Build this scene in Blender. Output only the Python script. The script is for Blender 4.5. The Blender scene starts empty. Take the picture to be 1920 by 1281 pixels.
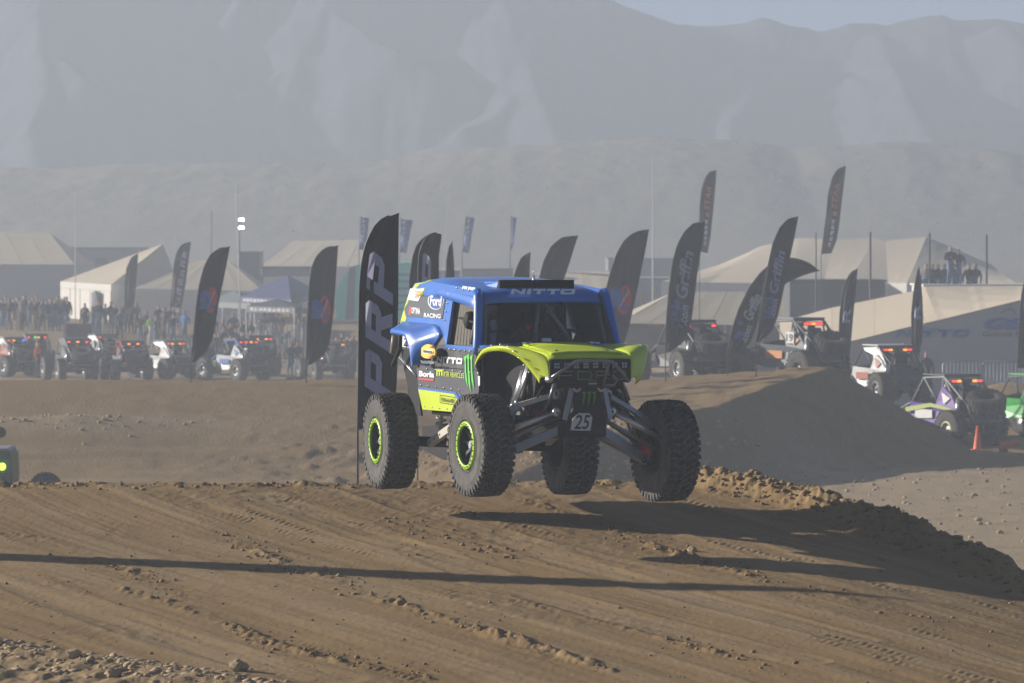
import bpy, bmesh, math, random
import numpy as np
from mathutils import Vector, Matrix, Euler

rnd = random.Random(7)
R = math.radians
scene = bpy.context.scene
col = scene.collection

# ------------------------------------------------------------------ camera
F_PX = 8380.0                      # focal length in pixels of the 1920 wide photograph
CAM_Z = 6.5
PITCH = math.atan(195.5 / F_PX)
cam_data = bpy.data.cameras.new('camera')
cam = bpy.data.objects.new('camera', cam_data)
col.objects.link(cam)
cam_data.sensor_width = 36.0
cam_data.lens = 36.0 * F_PX / 1920.0
cam_data.clip_start = 0.5
cam_data.clip_end = 6000.0
cam.location = (0, 0, CAM_Z)
cam.rotation_euler = (R(90) - PITCH, 0, 0)
cam_data.dof.use_dof = True
cam_data.dof.focus_distance = 45.0
cam_data.dof.aperture_fstop = 6.5
scene.camera = cam

# ------------------------------------------------------------------ sky and sun
SUN_EL, SUN_AZ_BACK = R(18), R(20)      # the sun stands to the left, a little behind the scene
to_sun = Vector((-math.cos(SUN_AZ_BACK) * math.cos(SUN_EL), math.sin(SUN_AZ_BACK) * math.cos(SUN_EL), math.sin(SUN_EL)))
world = bpy.data.worlds.new('World')
scene.world = world
world.use_nodes = True
wn = world.node_tree.nodes
bg = wn['Background']
sky = wn.new('ShaderNodeTexSky')
sky.sky_type = 'NISHITA'
sky.sun_disc = False
sky.sun_elevation = SUN_EL
sky.sun_rotation = math.atan2(to_sun.x, to_sun.y)
sky.altitude = 800
sky.air_density = 0.42
sky.dust_density = 0.4
sky.ozone_density = 3.0
world.node_tree.links.new(sky.outputs['Color'], bg.inputs['Color'])
bg.inputs['Strength'].default_value = 0.05
sun_data = bpy.data.lights.new('sun', 'SUN')
sun_data.energy = 5.0
sun_data.angle = R(0.6)
sun_data.color = (1.0, 0.925, 0.83)
sun = bpy.data.objects.new('sun', sun_data)
sun.rotation_euler = to_sun.to_track_quat('Z', 'Y').to_euler()
sun.location = (-40, 30, 40)
col.objects.link(sun)

scene.view_settings.view_transform = 'Standard'
scene.view_settings.look = 'None'
scene.view_settings.exposure = 0.7
scene.view_settings.gamma = 1.0
scene.view_settings.use_curve_mapping = False
scene.render.engine = 'CYCLES'
cy = scene.cycles
cy.use_denoising = True
cy.max_bounces = 6
cy.diffuse_bounces = 3
cy.glossy_bounces = 3
cy.transparent_max_bounces = 12
cy.volume_bounces = 1
cy.use_adaptive_sampling = True
cy.adaptive_threshold = 0.015

# ------------------------------------------------------------------ measuring helpers
CP, SP = math.cos(PITCH), math.sin(PITCH)
def at(px, py, Y):
    """A point of the place seen at photograph pixel (px, py) that stands Y metres away."""
    x, y = (px - 960.0) / F_PX, (640.5 - py) / F_PX
    d = Vector((x, CP + y * SP, -SP + y * CP))
    return Vector((0, 0, CAM_Z)) + d * (Y / d.y)

# ------------------------------------------------------------------ materials
MATS = {}
def mat(name, color, rough=0.6, metal=0.0, var=0.0, scale=8.0, bump=0.0, emit=None, estr=0.0, spec=None, dirt=0.0, dirtcol=(0.27, 0.2, 0.14), coords='Object', coat=0.0):
    if name in MATS:
        return MATS[name]
    m = bpy.data.materials.new(name)
    m.use_nodes = True
    nt = m.node_tree
    b = nt.nodes['Principled BSDF']
    c4 = (*color, 1.0)
    b.inputs['Base Color'].default_value = c4
    b.inputs['Roughness'].default_value = rough
    b.inputs['Metallic'].default_value = metal
    if spec is not None:
        b.inputs['Specular IOR Level'].default_value = spec
    if coat:
        b.inputs['Coat Weight'].default_value = coat
        b.inputs['Coat Roughness'].default_value = 0.15
    if emit:
        b.inputs['Emission Color'].default_value = (*emit, 1)
        b.inputs['Emission Strength'].default_value = estr
    last = None
    if var or bump or dirt:
        tc = nt.nodes.new('ShaderNodeTexCoord')
        n = nt.nodes.new('ShaderNodeTexNoise')
        n.inputs['Scale'].default_value = scale
        n.inputs['Detail'].default_value = 6
        n.inputs['Roughness'].default_value = 0.6
        nt.links.new(tc.outputs[coords], n.inputs['Vector'])
        if var:
            mx = nt.nodes.new('ShaderNodeMix'); mx.data_type = 'RGBA'
            mx.inputs['A'].default_value = tuple(max(0, c * (1 - var)) for c in color) + (1,)
            mx.inputs['B'].default_value = tuple(min(1, c * (1 + var)) for c in color) + (1,)
            nt.links.new(n.outputs['Fac'], mx.inputs['Factor'])
            last = mx.outputs['Result']
        if dirt:
            n2 = nt.nodes.new('ShaderNodeTexNoise')
            n2.inputs['Scale'].default_value = scale * 0.6
            n2.inputs['Detail'].default_value = 8
            n2.inputs['Roughness'].default_value = 0.7
            nt.links.new(tc.outputs[coords], n2.inputs['Vector'])
            rp = nt.nodes.new('ShaderNodeMapRange')
            rp.inputs['From Min'].default_value = 0.66 - dirt * 0.45
            rp.inputs['From Max'].default_value = 0.95 - dirt * 0.3
            rp.inputs['To Max'].default_value = min(1.0, 0.4 + dirt * 0.6)
            nt.links.new(n2.outputs['Fac'], rp.inputs['Value'])
            md = nt.nodes.new('ShaderNodeMix'); md.data_type = 'RGBA'
            md.inputs['A'].default_value = c4
            if last: nt.links.new(last, md.inputs['A'])
            md.inputs['B'].default_value = (*dirtcol, 1)
            nt.links.new(rp.outputs['Result'], md.inputs['Factor'])
            last = md.outputs['Result']
            mr = nt.nodes.new('ShaderNodeMix'); mr.data_type = 'FLOAT'
            mr.inputs['A'].default_value = rough; mr.inputs['B'].default_value = 0.95
            nt.links.new(rp.outputs['Result'], mr.inputs['Factor'])
            nt.links.new(mr.outputs['Result'], b.inputs['Roughness'])
        if last: nt.links.new(last, b.inputs['Base Color'])
        if bump:
            bp = nt.nodes.new('ShaderNodeBump')
            bp.inputs['Strength'].default_value = bump
            bp.inputs['Distance'].default_value = 0.02
            nt.links.new(n.outputs['Fac'], bp.inputs['Height'])
            nt.links.new(bp.outputs['Normal'], b.inputs['Normal'])
    MATS[name] = m
    return m

# ------------------------------------------------------------------ mesh helpers
class MB:
    """Collects faces; build() links them as ONE mesh object."""
    def __init__(self):
        self.v, self.f, self.m, self.s = [], [], [], []
    def add(self, verts, faces, mi=0, smooth=False):
        o = len(self.v)
        self.v += [tuple(p) for p in verts]
        self.f += [tuple(i + o for i in f) for f in faces]
        self.m += [mi] * len(faces)
        self.s += [smooth] * len(faces)
        return self
    def box(self, c, s, rot=None, mi=0, taper=1.0):
        hx, hy, hz = s[0] / 2, s[1] / 2, s[2] / 2
        pts = []
        for z in (-hz, hz):
            k = taper if z > 0 else 1.0
            pts += [(-hx * k, -hy * k, z), (hx * k, -hy * k, z), (hx * k, hy * k, z), (-hx * k, hy * k, z)]
        M = Euler(rot).to_matrix() if rot else Matrix.Identity(3)
        pts = [M @ Vector(p) + Vector(c) for p in pts]
        return self.add(pts, [(3, 2, 1, 0), (4, 5, 6, 7), (0, 1, 5, 4), (1, 2, 6, 5), (2, 3, 7, 6), (3, 0, 4, 7)], mi)
    def bar(self, a, b, w, h, mi=0, up=(0, 0, 1)):
        a, b = Vector(a), Vector(b)
        d = (b - a).normalized()
        s = d.cross(Vector(up))
        if s.length < 1e-4: s = d.cross(Vector((0, 1, 0)))
        s.normalize(); u = s.cross(d).normalized()
        pts = [p + s * (w / 2 * i) + u * (h / 2 * j) for p in (a, b) for (i, j) in ((-1, -1), (1, -1), (1, 1), (-1, 1))]
        return self.add(pts, [(0, 1, 2, 3), (7, 6, 5, 4), (4, 5, 1, 0), (5, 6, 2, 1), (6, 7, 3, 2), (7, 4, 0, 3)], mi)
    def tube(self, path, r, n=8, mi=0, r2=None, smooth=True):
        path = [Vector(p) for p in path]
        k = len(path)
        rings = []
        prev = None
        for i, p in enumerate(path):
            t = (path[min(i + 1, k - 1)] - path[max(i - 1, 0)]).normalized()
            if prev is None:
                s = t.cross(Vector((0, 0, 1)))
                if s.length < 0.05: s = t.cross(Vector((0, 1, 0)))
            else:
                s = prev - t * prev.dot(t)
            s.normalize(); prev = s
            u = t.cross(s)
            rr = r if r2 is None else r + (r2 - r) * i / (k - 1)
            rings.append([p + (s * math.cos(2 * math.pi * j / n) + u * math.sin(2 * math.pi * j / n)) * rr for j in range(n)])
        vs = [q for ring in rings for q in ring]
        fs = [(i * n + j, i * n + (j + 1) % n, (i + 1) * n + (j + 1) % n, (i + 1) * n + j) for i in range(k - 1) for j in range(n)]
        self.add(vs, fs, mi, smooth)
        o = len(self.v) - len(vs)
        self.f += [tuple(o + j for j in reversed(range(n))), tuple(o + (k - 1) * n + j for j in range(n))]
        self.m += [mi, mi]; self.s += [False, False]
        return self
    def lathe(self, prof, n=24, axis='y', mi=0, smooth=True, c=(0, 0, 0), close=False):
        """prof: list of (radius, along axis)."""
        vs = []
        for (r, h) in prof:
            for j in range(n):
                a = 2 * math.pi * j / n
                x, y = r * math.cos(a), r * math.sin(a)
                p = (x, h, y) if axis == 'y' else ((x, y, h) if axis == 'z' else (h, x, y))
                vs.append((p[0] + c[0], p[1] + c[1], p[2] + c[2]))
        k = len(prof)
        rng = range(k) if close else range(k - 1)
        fs = [(i * n + j, i * n + (j + 1) % n, ((i + 1) % k) * n + (j + 1) % n, ((i + 1) % k) * n + j) for i in rng for j in range(n)]
        return self.add(vs, fs, mi, smooth)
    def prism(self, poly, off, mi=0):
        """Closed polygon of 3D points extruded by the vector off."""
        n = len(poly)
        a = [Vector(p) for p in poly]
        b = [p + Vector(off) for p in a]
        fs = [tuple(range(n)), tuple(reversed(range(n, 2 * n)))]
        fs += [((i + 1) % n, i, n + i, n + (i + 1) % n) for i in range(n)]
        return self.add(a + b, fs, mi)
    def grid(self, rows, mi=0, smooth=True, thick=None):
        """rows of equal length of 3D points -> quad sheet, with thickness when asked for."""
        nr, nc = len(rows), len(rows[0])
        vs = [Vector(p) for r in rows for p in r]
        fs = [(i * nc + j, i * nc + j + 1, (i + 1) * nc + j + 1, (i + 1) * nc + j) for i in range(nr - 1) for j in range(nc - 1)]
        if thick:
            nm = [Vector((0, 0, 0)) for _ in vs]
            for f in fs:
                q = (vs[f[2]] - vs[f[0]]).cross(vs[f[3]] - vs[f[1]])
                for i in f: nm[i] += q
            n0 = len(vs)
            vs2 = [p - q.normalized() * thick if q.length > 0 else p for p, q in zip(vs, nm)]
            fs2 = [tuple(n0 + i for i in reversed(f)) for f in fs]
            edge = []
            b = [j for j in range(nc)] + [i * nc + nc - 1 for i in range(1, nr)] + [(nr - 1) * nc + j for j in range(nc - 2, -1, -1)] + [i * nc for i in range(nr - 2, 0, -1)]
            for i in range(len(b)):
                p, q = b[i], b[(i + 1) % len(b)]
                edge.append((q, p, n0 + p, n0 + q))
            self.add(vs + vs2, fs + fs2, mi, smooth)
            o = len(self.v) - 2 * n0
            self.f += [tuple(o + i for i in e) for e in edge]; self.m += [mi] * len(edge); self.s += [False] * len(edge)
            return self
        return self.add(vs, fs, mi, smooth)
    def mesh(self, name):
        me = bpy.data.meshes.new(name)
        me.from_pydata(self.v, [], self.f)
        me.polygons.foreach_set('material_index', self.m)
        me.polygons.foreach_set('use_smooth', self.s)
        me.update()
        return me
    def build(self, name, mats, parent=None, fix=True):
        me = self.mesh(name)
        if fix:
            bm = bmesh.new(); bm.from_mesh(me)
            bmesh.ops.recalc_face_normals(bm, faces=bm.faces)
            bm.to_mesh(me); bm.free()
        return link(name, me, mats, parent)

def link(name, me, mats=None, parent=None):
    o = bpy.data.objects.new(name, me)
    col.objects.link(o)
    if mats is not None:
        for m in (mats if isinstance(mats, (list, tuple)) else [mats]):
            me.materials.append(m)
    if parent is not None:
        o.parent = parent
    return o

def empty(name, loc=(0, 0, 0), rz=0.0):
    o = bpy.data.objects.new(name, None)
    o.empty_display_size = 0.2
    o.location = loc
    o.rotation_euler = (0, 0, rz)
    col.objects.link(o)
    return o

def tag(o, label, cat=None, group=None, kind=None):
    o['label'] = label
    if cat: o['category'] = cat
    if group: o['group'] = group
    if kind: o['kind'] = kind
    return o

def copy_tree(o, parent=None):
    c = o.copy(); col.objects.link(c)
    if parent is not None: c.parent = parent
    for ch in list(o.children): copy_tree(ch, c)
    return c

def bevel(o, w=0.01, seg=2):
    md = o.modifiers.new('edge', 'BEVEL'); md.width = w; md.segments = seg; md.limit_method = 'ANGLE'; md.angle_limit = R(40)
    return o

TEXT_CACHE = {}
def text_mesh(s, bold=0.0, shear=0.0, depth=0.0, space=1.0):
    """Mesh of a line of lettering scaled to the unit square (x 0..1, y 0..1)."""
    key = (s, bold, shear, depth, space)
    if key in TEXT_CACHE: return TEXT_CACHE[key]
    if s[0] == '~':                # print too blurred to read in the photograph: uneven strokes, no letters
        g = random.Random(len(s) * 31 + ord(s[-1])); vs, fs = [], []; n = int(s[1:])
        for i in range(n):
            x0, w_ = i / n, 0.8 / n
            for (a, b, c, d) in ((x0, g.uniform(0, .25), w_ * g.uniform(.3, .5), g.uniform(.7, 1)), (x0 + w_ * .3, g.uniform(.3, .6), w_ * .6, g.uniform(.7, 1)), (x0 + w_ * .55, g.uniform(0, .2), w_ * .4, g.uniform(.3, .8))):
                k = len(vs); vs += [(a, b, 0), (a + c, b, 0), (a + c, max(d, b + .15), 0), (a, max(d, b + .15), 0)]; fs.append((k, k + 1, k + 2, k + 3))
        TEXT_CACHE[key] = (np.array(vs), fs)
        return TEXT_CACHE[key]
    cu = bpy.data.curves.new('lettering', 'FONT')
    cu.body = s; cu.offset = bold; cu.shear = shear; cu.space_character = space
    cu.resolution_u = 3; cu.fill_mode = 'FRONT'
    ob = bpy.data.objects.new('lettering', cu)
    col.objects.link(ob)
    dg = bpy.context.evaluated_depsgraph_get()
    me = bpy.data.meshes.new_from_object(ob.evaluated_get(dg))
    bpy.data.objects.remove(ob); bpy.data.curves.remove(cu)
    n = len(me.vertices)
    co = np.zeros(n * 3); me.vertices.foreach_get('co', co); co = co.reshape(-1, 3)
    lo, hi = co.min(0), co.max(0)
    fs = [tuple(p.vertices) for p in me.polygons]
    vs = (co - lo) / np.maximum(hi - lo, 1e-6)
    bpy.data.meshes.remove(me)
    TEXT_CACHE[key] = (vs, fs)
    return TEXT_CACHE[key]

def add_text(mb, s, o, ux, uy, mi=0, bold=0.0, shear=0.0, space=1.0):
    """Lettering laid flat: o = lower left corner, ux = whole width, uy = whole height vectors."""
    vs, fs = text_mesh(s, bold, shear, 0, space)
    o, ux, uy = Vector(o), Vector(ux), Vector(uy)
    mb.add([o + ux * float(v[0]) + uy * float(v[1]) for v in vs], fs, mi)
    return mb
# ================================================================== noise
def hash2(ix, iy, seed):
    h = (ix.astype(np.int64) * 374761393 + iy.astype(np.int64) * 668265263 + seed * 1442695041) & 0x7fffffff
    h = ((h ^ (h >> 13)) * 1274126177) & 0x7fffffff
    return ((h ^ (h >> 16)) & 0xffff) / 65535.0
def vnoise(x, y, seed=0):
    ix, iy = np.floor(x), np.floor(y)
    fx, fy = x - ix, y - iy
    fx = fx * fx * fx * (fx * (fx * 6 - 15) + 10); fy = fy * fy * fy * (fy * (fy * 6 - 15) + 10)
    a, b = hash2(ix, iy, seed), hash2(ix + 1, iy, seed)
    c, d = hash2(ix, iy + 1, seed), hash2(ix + 1, iy + 1, seed)
    return (a + (b - a) * fx) * (1 - fy) + (c + (d - c) * fx) * fy
def fbm(x, y, oct=4, seed=0, gain=0.5):
    s, a, t = 0, 1.0, 0
    for i in range(oct):
        s = s + a * vnoise(x * 2 ** i + 17.3 * i, y * 2 ** i - 9.1 * i, seed + i); t += a; a *= gain
    return s / t
def ridged(x, y, oct=5, seed=0, gain=0.5):
    s, a, t = 0, 1.0, 0
    for i in range(oct):
        s = s + a * (1 - np.abs(2 * vnoise(x * 2 ** i + 3.7 * i, y * 2 ** i + 5.2 * i, seed + i) - 1)); t += a; a *= gain
    return s / t
def sstep(a, b, x):
    t = np.clip((x - a) / (b - a), 0, 1)
    return t * t * (3 - 2 * t)

# ================================================================== lie of the land
RIDGE = np.array([(9.3, 129.5, 2.75), (8.2, 127.0, 2.55), (5.6, 121.0, 1.95), (3.2, 114.5, 1.72), (1.2, 109.0, 1.25), (-1.5, 102.0, 0.2)])
def ridge_field(X, Y):
    """signed side distance (plus = camera's right) and ridge height of the dirt mound."""
    best = np.full(X.shape, 1e9); side = np.zeros(X.shape); hz = np.zeros(X.shape)
    for (a, b) in zip(RIDGE[:-1], RIDGE[1:]):
        d = b[:2] - a[:2]; L = np.hypot(*d); d = d / L
        t = np.clip((X - a[0]) * d[0] + (Y - a[1]) * d[1], 0, L)
        qx, qy = X - a[0] - d[0] * t, Y - a[1] - d[1] * t
        ds = np.hypot(qx, qy)
        sg = np.sign(d[0] * qy - d[1] * qx)        # left of the walking direction (towards the camera) = camera's right
        k = ds < best
        best = np.where(k, ds, best); side = np.where(k, sg * ds, side); hz = np.where(k, a[2] + (b[2] - a[2]) * t / L, hz)
    return best, side, hz
BERM = np.array([(1.2, 51.6), (1.9, 50.3), (2.5, 49.3), (3.2, 48.2), (3.9, 46.7), (4.5, 45.3), (5.1, 43.4), (5.7, 41.0), (6.3, 38.0), (7.0, 34.0), (7.6, 30.0)])
def berm_dist(X, Y):
    """distance to the right hand edge of the track, plus = outside."""
    best = np.full(X.shape, 1e9); side = np.zeros(X.shape); al = np.zeros(X.shape); acc = 0
    for a, b in zip(BERM[:-1], BERM[1:]):
        d = b - a; L = np.hypot(*d); d = d / L
        t = np.clip((X - a[0]) * d[0] + (Y - a[1]) * d[1], 0, L)
        qx, qy = X - a[0] - d[0] * t, Y - a[1] - d[1] * t
        ds = np.hypot(qx, qy); k = ds < best
        best = np.where(k, ds, best); side = np.where(k, np.sign(d[0] * qy - d[1] * qx) * ds, side); al = np.where(k, acc + t, al); acc += L
    return side, al
def track_z(X, Y):
    z = np.interp(Y, [0, 20, 35, 39, 43, 46, 48, 49.2, 50, 50.8, 53, 58, 66], [1.4, 2.25, 2.95, 3.10, 3.26, 3.42, 3.58, 3.70, 3.74, 3.68, 3.1, 1.6, 0.1])
    sd, _ = berm_dist(X, Y)
    z = z - 0.03 * np.clip(X - 2.2, 0, 6) ** 2 * sstep(30, 44, Y) - 0.02 * np.clip(-X - 6, 0, 6) ** 2 - 0.62 * np.clip(sd - 0.12, 0, 9)
    return z
def low_z(X, Y):
    plain = 0.12 + 0.10 * (fbm(X * 0.12, Y * 0.05, 3, 5) - 0.5)
    far = np.interp(Y, [60, 140, 150, 205, 226, 243, 300, 420, 1200], [0, 0, -0.35, -0.4, -0.35, 1.15, 1.3, 1.6, 6.0])
    far_r = np.interp(Y, [60, 200, 243, 300, 420, 1200], [0, 0.2, 1.0, 1.3, 1.6, 6.0])
    k = sstep(4, 12, X)
    z = plain + far * (1 - k) + far_r * k
    emb = np.interp(Y, [96, 104, 112, 128, 130.5, 133, 146, 160], [-0.2, 0.2, 0.75, 2.25, 2.36, 2.2, -0.2, -2]) + 0.12 * (fbm(X * 0.25, Y * 0.2, 3, 9) - 0.5)
    emb = emb * (1 - sstep(2.5, 8, X)) - 0.6 * sstep(2.5, 8, X)
    # the rock heap and ruts at the left
    emb = emb + 0.28 * np.exp(-((X + 11.5) / 3.0) ** 2 - ((Y - 119.5) / 1.2) ** 2) - 0.16 * np.exp(-((X + 9) / 4.0) ** 2 - ((Y - 116.5) / 0.9) ** 2) + 0.2 * np.exp(-((X + 11) / 4.2) ** 2 - ((Y - 113.5) / 1.0) ** 2)
    z = np.maximum(z, emb)
    ds, sd, hz = ridge_field(X, Y)
    rough = 0.16 * (fbm(X * 0.8, Y * 0.8, 4, 21) - 0.5)
    m = np.where(sd > 0, hz - 0.60 * ds, hz - 0.07 * ds) + rough * np.clip(ds, 0, 1)
    m = m - 0.8 * np.clip(Y - 131, 0, 30) - 0.25 * np.clip(-X - 1.0, 0, 60)
    z = np.maximum(z, m)
    # raised lane behind the bank where buggies wait
    z = np.maximum(z, 1.8 * sstep(1.5, 3.5, X) * (1 - sstep(10.0, 11.6, X)) * sstep(131, 134, Y) * (1 - sstep(149, 158, Y)))
    # spoil bank by the barrier at the far right
    z = z + 1.3 * np.exp(-((X - 17.0) / 2.6) ** 2 - ((Y - 152.0) / 4.0) ** 2)
    return z
def ground_z(X, Y):
    X, Y = np.asarray(X, float), np.asarray(Y, float)
    edge = sstep(7.5, 12, np.abs(X - 0.2))
    t = track_z(X, Y) * (1 - edge) + (-0.3) * edge
    return np.maximum(np.where(Y < 70, t, -5), low_z(X, Y))
def gz(x, y):
    return float(ground_z(np.array([x]), np.array([y]))[0])
def on_ground(px, py, y0=30, y1=60):
    """The ground point of the foreground seen at a pixel."""
    ys = np.linspace(y0, y1, 600)
    zs = np.array([at(px, py, v).z for v in (y0, y1)])
    ray = np.interp(ys, [y0, y1], zs); xs = (px - 960) / F_PX * ys
    g = ground_z(xs, ys)
    i = np.argmax(g >= ray)
    return (xs[i], ys[i]) if g[i] >= ray[i] else (xs[-1], ys[-1])

def sheet(name, xs, ys, zs, material, attr=None):
    """Grid mesh from 2D arrays, made in one go."""
    ny, nx = xs.shape
    me = bpy.data.meshes.new(name)
    me.vertices.add(nx * ny)
    me.vertices.foreach_set('co', np.stack([xs, ys, zs], -1).astype(np.float32).ravel())
    idx = np.arange(nx * ny).reshape(ny, nx)
    q = np.stack([idx[:-1, :-1], idx[:-1, 1:], idx[1:, 1:], idx[1:, :-1]], -1).reshape(-1, 4)
    me.loops.add(q.size); me.loops.foreach_set('vertex_index', q.ravel().astype(np.int32))
    me.polygons.add(len(q))
    me.polygons.foreach_set('loop_start', np.arange(0, q.size, 4, dtype=np.int32))
    me.polygons.foreach_set('loop_total', np.full(len(q), 4, np.int32))
    me.update(calc_edges=True); me.validate()
    me.polygons.foreach_set('use_smooth', np.ones(len(q), bool))
    for k, v in (attr or {}).items():
        a = me.attributes.new(k, 'FLOAT', 'POINT'); a.data.foreach_set('value', v.astype(np.float32).ravel())
    o = link(name, me, material)
    o['kind'] = 'structure'
    return o

# ------------------------------------------------------------------ dirt materials
def dirt_mat(name, packed, loose, pale, fine=60.0, bump=0.5, use_attr=True, far=False):
    m = bpy.data.materials.new(name); m.use_nodes = True
    nt = m.node_tree; b = nt.nodes['Principled BSDF']
    b.inputs['Roughness'].default_value = 0.95; b.inputs['Specular IOR Level'].default_value = 0.15
    ge = nt.nodes.new('ShaderNodeNewGeometry')
    def noise(scale, detail=6, rough=0.6, stretch=None):
        n = nt.nodes.new('ShaderNodeTexNoise'); n.inputs['Scale'].default_value = scale; n.inputs['Detail'].default_value = detail; n.inputs['Roughness'].default_value = rough
        if stretch:
            mp = nt.nodes.new('ShaderNodeMapping'); mp.inputs['Scale'].default_value = stretch; mp.inputs['Rotation'].default_value = (0, 0, R(-62))
            nt.links.new(ge.outputs['Position'], mp.inputs['Vector']); nt.links.new(mp.outputs['Vector'], n.inputs['Vector'])
        else: nt.links.new(ge.outputs['Position'], n.inputs['Vector'])
        return n
    def mix(a, bb, fac):
        x = nt.nodes.new('ShaderNodeMix'); x.data_type = 'RGBA'
        for k, v in (('A', a), ('B', bb)):
            if isinstance(v, tuple): x.inputs[k].default_value = (*v, 1)
            else: nt.links.new(v, x.inputs[k])
        nt.links.new(fac, x.inputs['Factor']); return x.outputs['Result']
    def rng(v, a, bb, lo=0.0, hi=1.0):
        r = nt.nodes.new('ShaderNodeMapRange'); r.inputs['From Min'].default_value = a; r.inputs['From Max'].default_value = bb; r.inputs['To Min'].default_value = lo; r.inputs['To Max'].default_value = hi
        nt.links.new(v, r.inputs['Value']); return r.outputs['Result']
    big = noise(0.35 if not far else 0.06, 5); streak = noise(0.8, 5, 0.6, (0.25, 2.2, 1.0)); grain = noise(fine, 4, 0.7); mid = noise(6.0 if not far else 0.7, 6, 0.65)
    base = mix(packed, loose, rng(big.outputs['Fac'], 0.4, 0.62, 0.0, 0.7))
    base = mix(base, pale, rng(streak.outputs['Fac'], 0.5, 0.72, 0.0, 0.15 if use_attr and not far else 0.4))
    if use_attr:
        at_ = nt.nodes.new('ShaderNodeAttribute'); at_.attribute_name = 'loose'
        base = mix(base, loose, rng(at_.outputs['Fac'], 0.05, 0.9, 0.0, 0.85))
        ap = nt.nodes.new('ShaderNodeAttribute'); ap.attribute_name = 'pale'
        base = mix(base, pale, rng(ap.outputs['Fac'], 0.0, 1.0, 0.0, 0.9))
    dark = tuple(c * 0.68 for c in loose)
    base = mix(base, dark, rng(mid.outputs['Fac'], 0.52, 0.8, 0.0, 0.55))
    lite = tuple(min(1, c * 1.25) for c in pale)
    base = mix(base, lite, rng(grain.outputs['Fac'], 0.62, 0.85, 0.0, 0.45))
    nt.links.new(base, b.inputs['Base Color'])
    ad = nt.nodes.new('ShaderNodeMath'); ad.operation = 'ADD'
    nt.links.new(grain.outputs['Fac'], ad.inputs[0]); nt.links.new(mid.outputs['Fac'], ad.inputs[1])
    bp = nt.nodes.new('ShaderNodeBump'); bp.inputs['Strength'].default_value = bump; bp.inputs['Distance'].default_value = 0.012 if not far else 0.12
    nt.links.new(ad.outputs['Value'], bp.inputs['Height']); nt.links.new(bp.outputs['Normal'], b.inputs['Normal'])
    return m
M_TRACK = dirt_mat('track_dirt', bump=0.35, packed=(0.278, 0.184, 0.081), loose=(0.208, 0.134, 0.056), pale=(0.332, 0.238, 0.133))
M_GROUND = dirt_mat('desert_ground', (0.285, 0.198, 0.098), (0.225, 0.150, 0.069), (0.38, 0.295, 0.19), fine=12.0, bump=0.7, use_attr=True, far=True)

# ------------------------------------------------------------------ foreground jump face, finely modelled
nx, ny = 1180, 520
gx = np.linspace(-8.0, 8.4, nx)
gy = np.concatenate([np.linspace(31.5, 36, 90)[:-1], np.linspace(36, 46, 230)[:-1], np.linspace(46, 51.5, 180)[:-1], np.linspace(51.5, 60, 23)])
GX, GY = np.meshgrid(gx, gy)
Z = track_z(GX, GY)
LOOSE = np.zeros_like(Z); PALE = np.zeros_like(Z)
tear = fbm(GX * 1.1, GY * 0.5, 4, 31)
Z += 0.045 * (fbm(GX * 0.45, GY * 0.35, 3, 2) - 0.5)
# clod lines thrown up beside the ruts, as they run in the photograph
LINES = [
    ([(300, 930), (380, 985), (470, 1030), (560, 1072), (640, 1095), (760, 1142), (870, 1175), (1000, 1215), (1150, 1262)], 0.10, 0.085, 1.0),
    ([(930, 924), (1010, 950), (1060, 966), (1140, 990), (1230, 1025), (1310, 1055), (1420, 1085), (1520, 1108), (1680, 1150), (1900, 1190)], 0.09, 0.07, 0.9),
    ([(230, 1105), (340, 1140), (430, 1172), (500, 1205), (570, 1222), (660, 1245), (800, 1275)], 0.09, 0.06, 0.8),
    ([(420, 918), (520, 935), (600, 948), (720, 975), (860, 1015), (960, 1048)], 0.06, 0.03, 0.5),
    ([(1330, 925), (1420, 945), (1500, 968), (1570, 990), (1680, 1022), (1800, 1060)], 0.07, 0.05, 0.7),
    ([(960, 1130), (1080, 1160), (1200, 1190), (1330, 1222), (1500, 1258)], 0.07, 0.03, 0.5),
    ([(0, 1000), (90, 1010), (200, 1060), (330, 1105)], 0.12, 0.03, 0.7),
]
def poly_dist(pts):
    P = np.array([on_ground(*p) for p in pts])
    best = np.full(GX.shape, 1e9); along = np.zeros(GX.shape); acc = 0
    for a, b in zip(P[:-1], P[1:]):
        d = b - a; L = np.hypot(*d) + 1e-6; d = d / L
        t = np.clip((GX - a[0]) * d[0] + (GY - a[1]) * d[1], 0, L)
        ds = np.hypot(GX - a[0] - d[0] * t, GY - a[1] - d[1] * t)
        k = ds < best
        best = np.where(k, ds, best); along = np.where(k, acc + t, along); acc += L
    return best, along
LINE_PATHS = []
for pts, wdt, h, lo in LINES:
    ds, al = poly_dist(pts)
    ds = ds + 0.12 * (fbm(GX * 1.7, GY * 1.7, 3, 44) - 0.5)
    env = np.exp(-(ds / wdt) ** 2)
    lump = np.clip(fbm(GX * 9, GY * 5, 5, 77, 0.65) * 2.6 - 1.0, 0, 1.2) * np.clip(1.5 * vnoise(al * 0.8, al * 0, 5 + len(pts)) - 0.15, 0.1, 1.2) * 0.8
    Z += h * env * lump
    LOOSE = np.maximum(LOOSE, lo * np.exp(-(ds / (wdt * 3.0)) ** 2) * np.clip(0.3 + tear, 0, 1))
    LINE_PATHS.append(np.array([on_ground(*p) for p in pts]))
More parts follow.
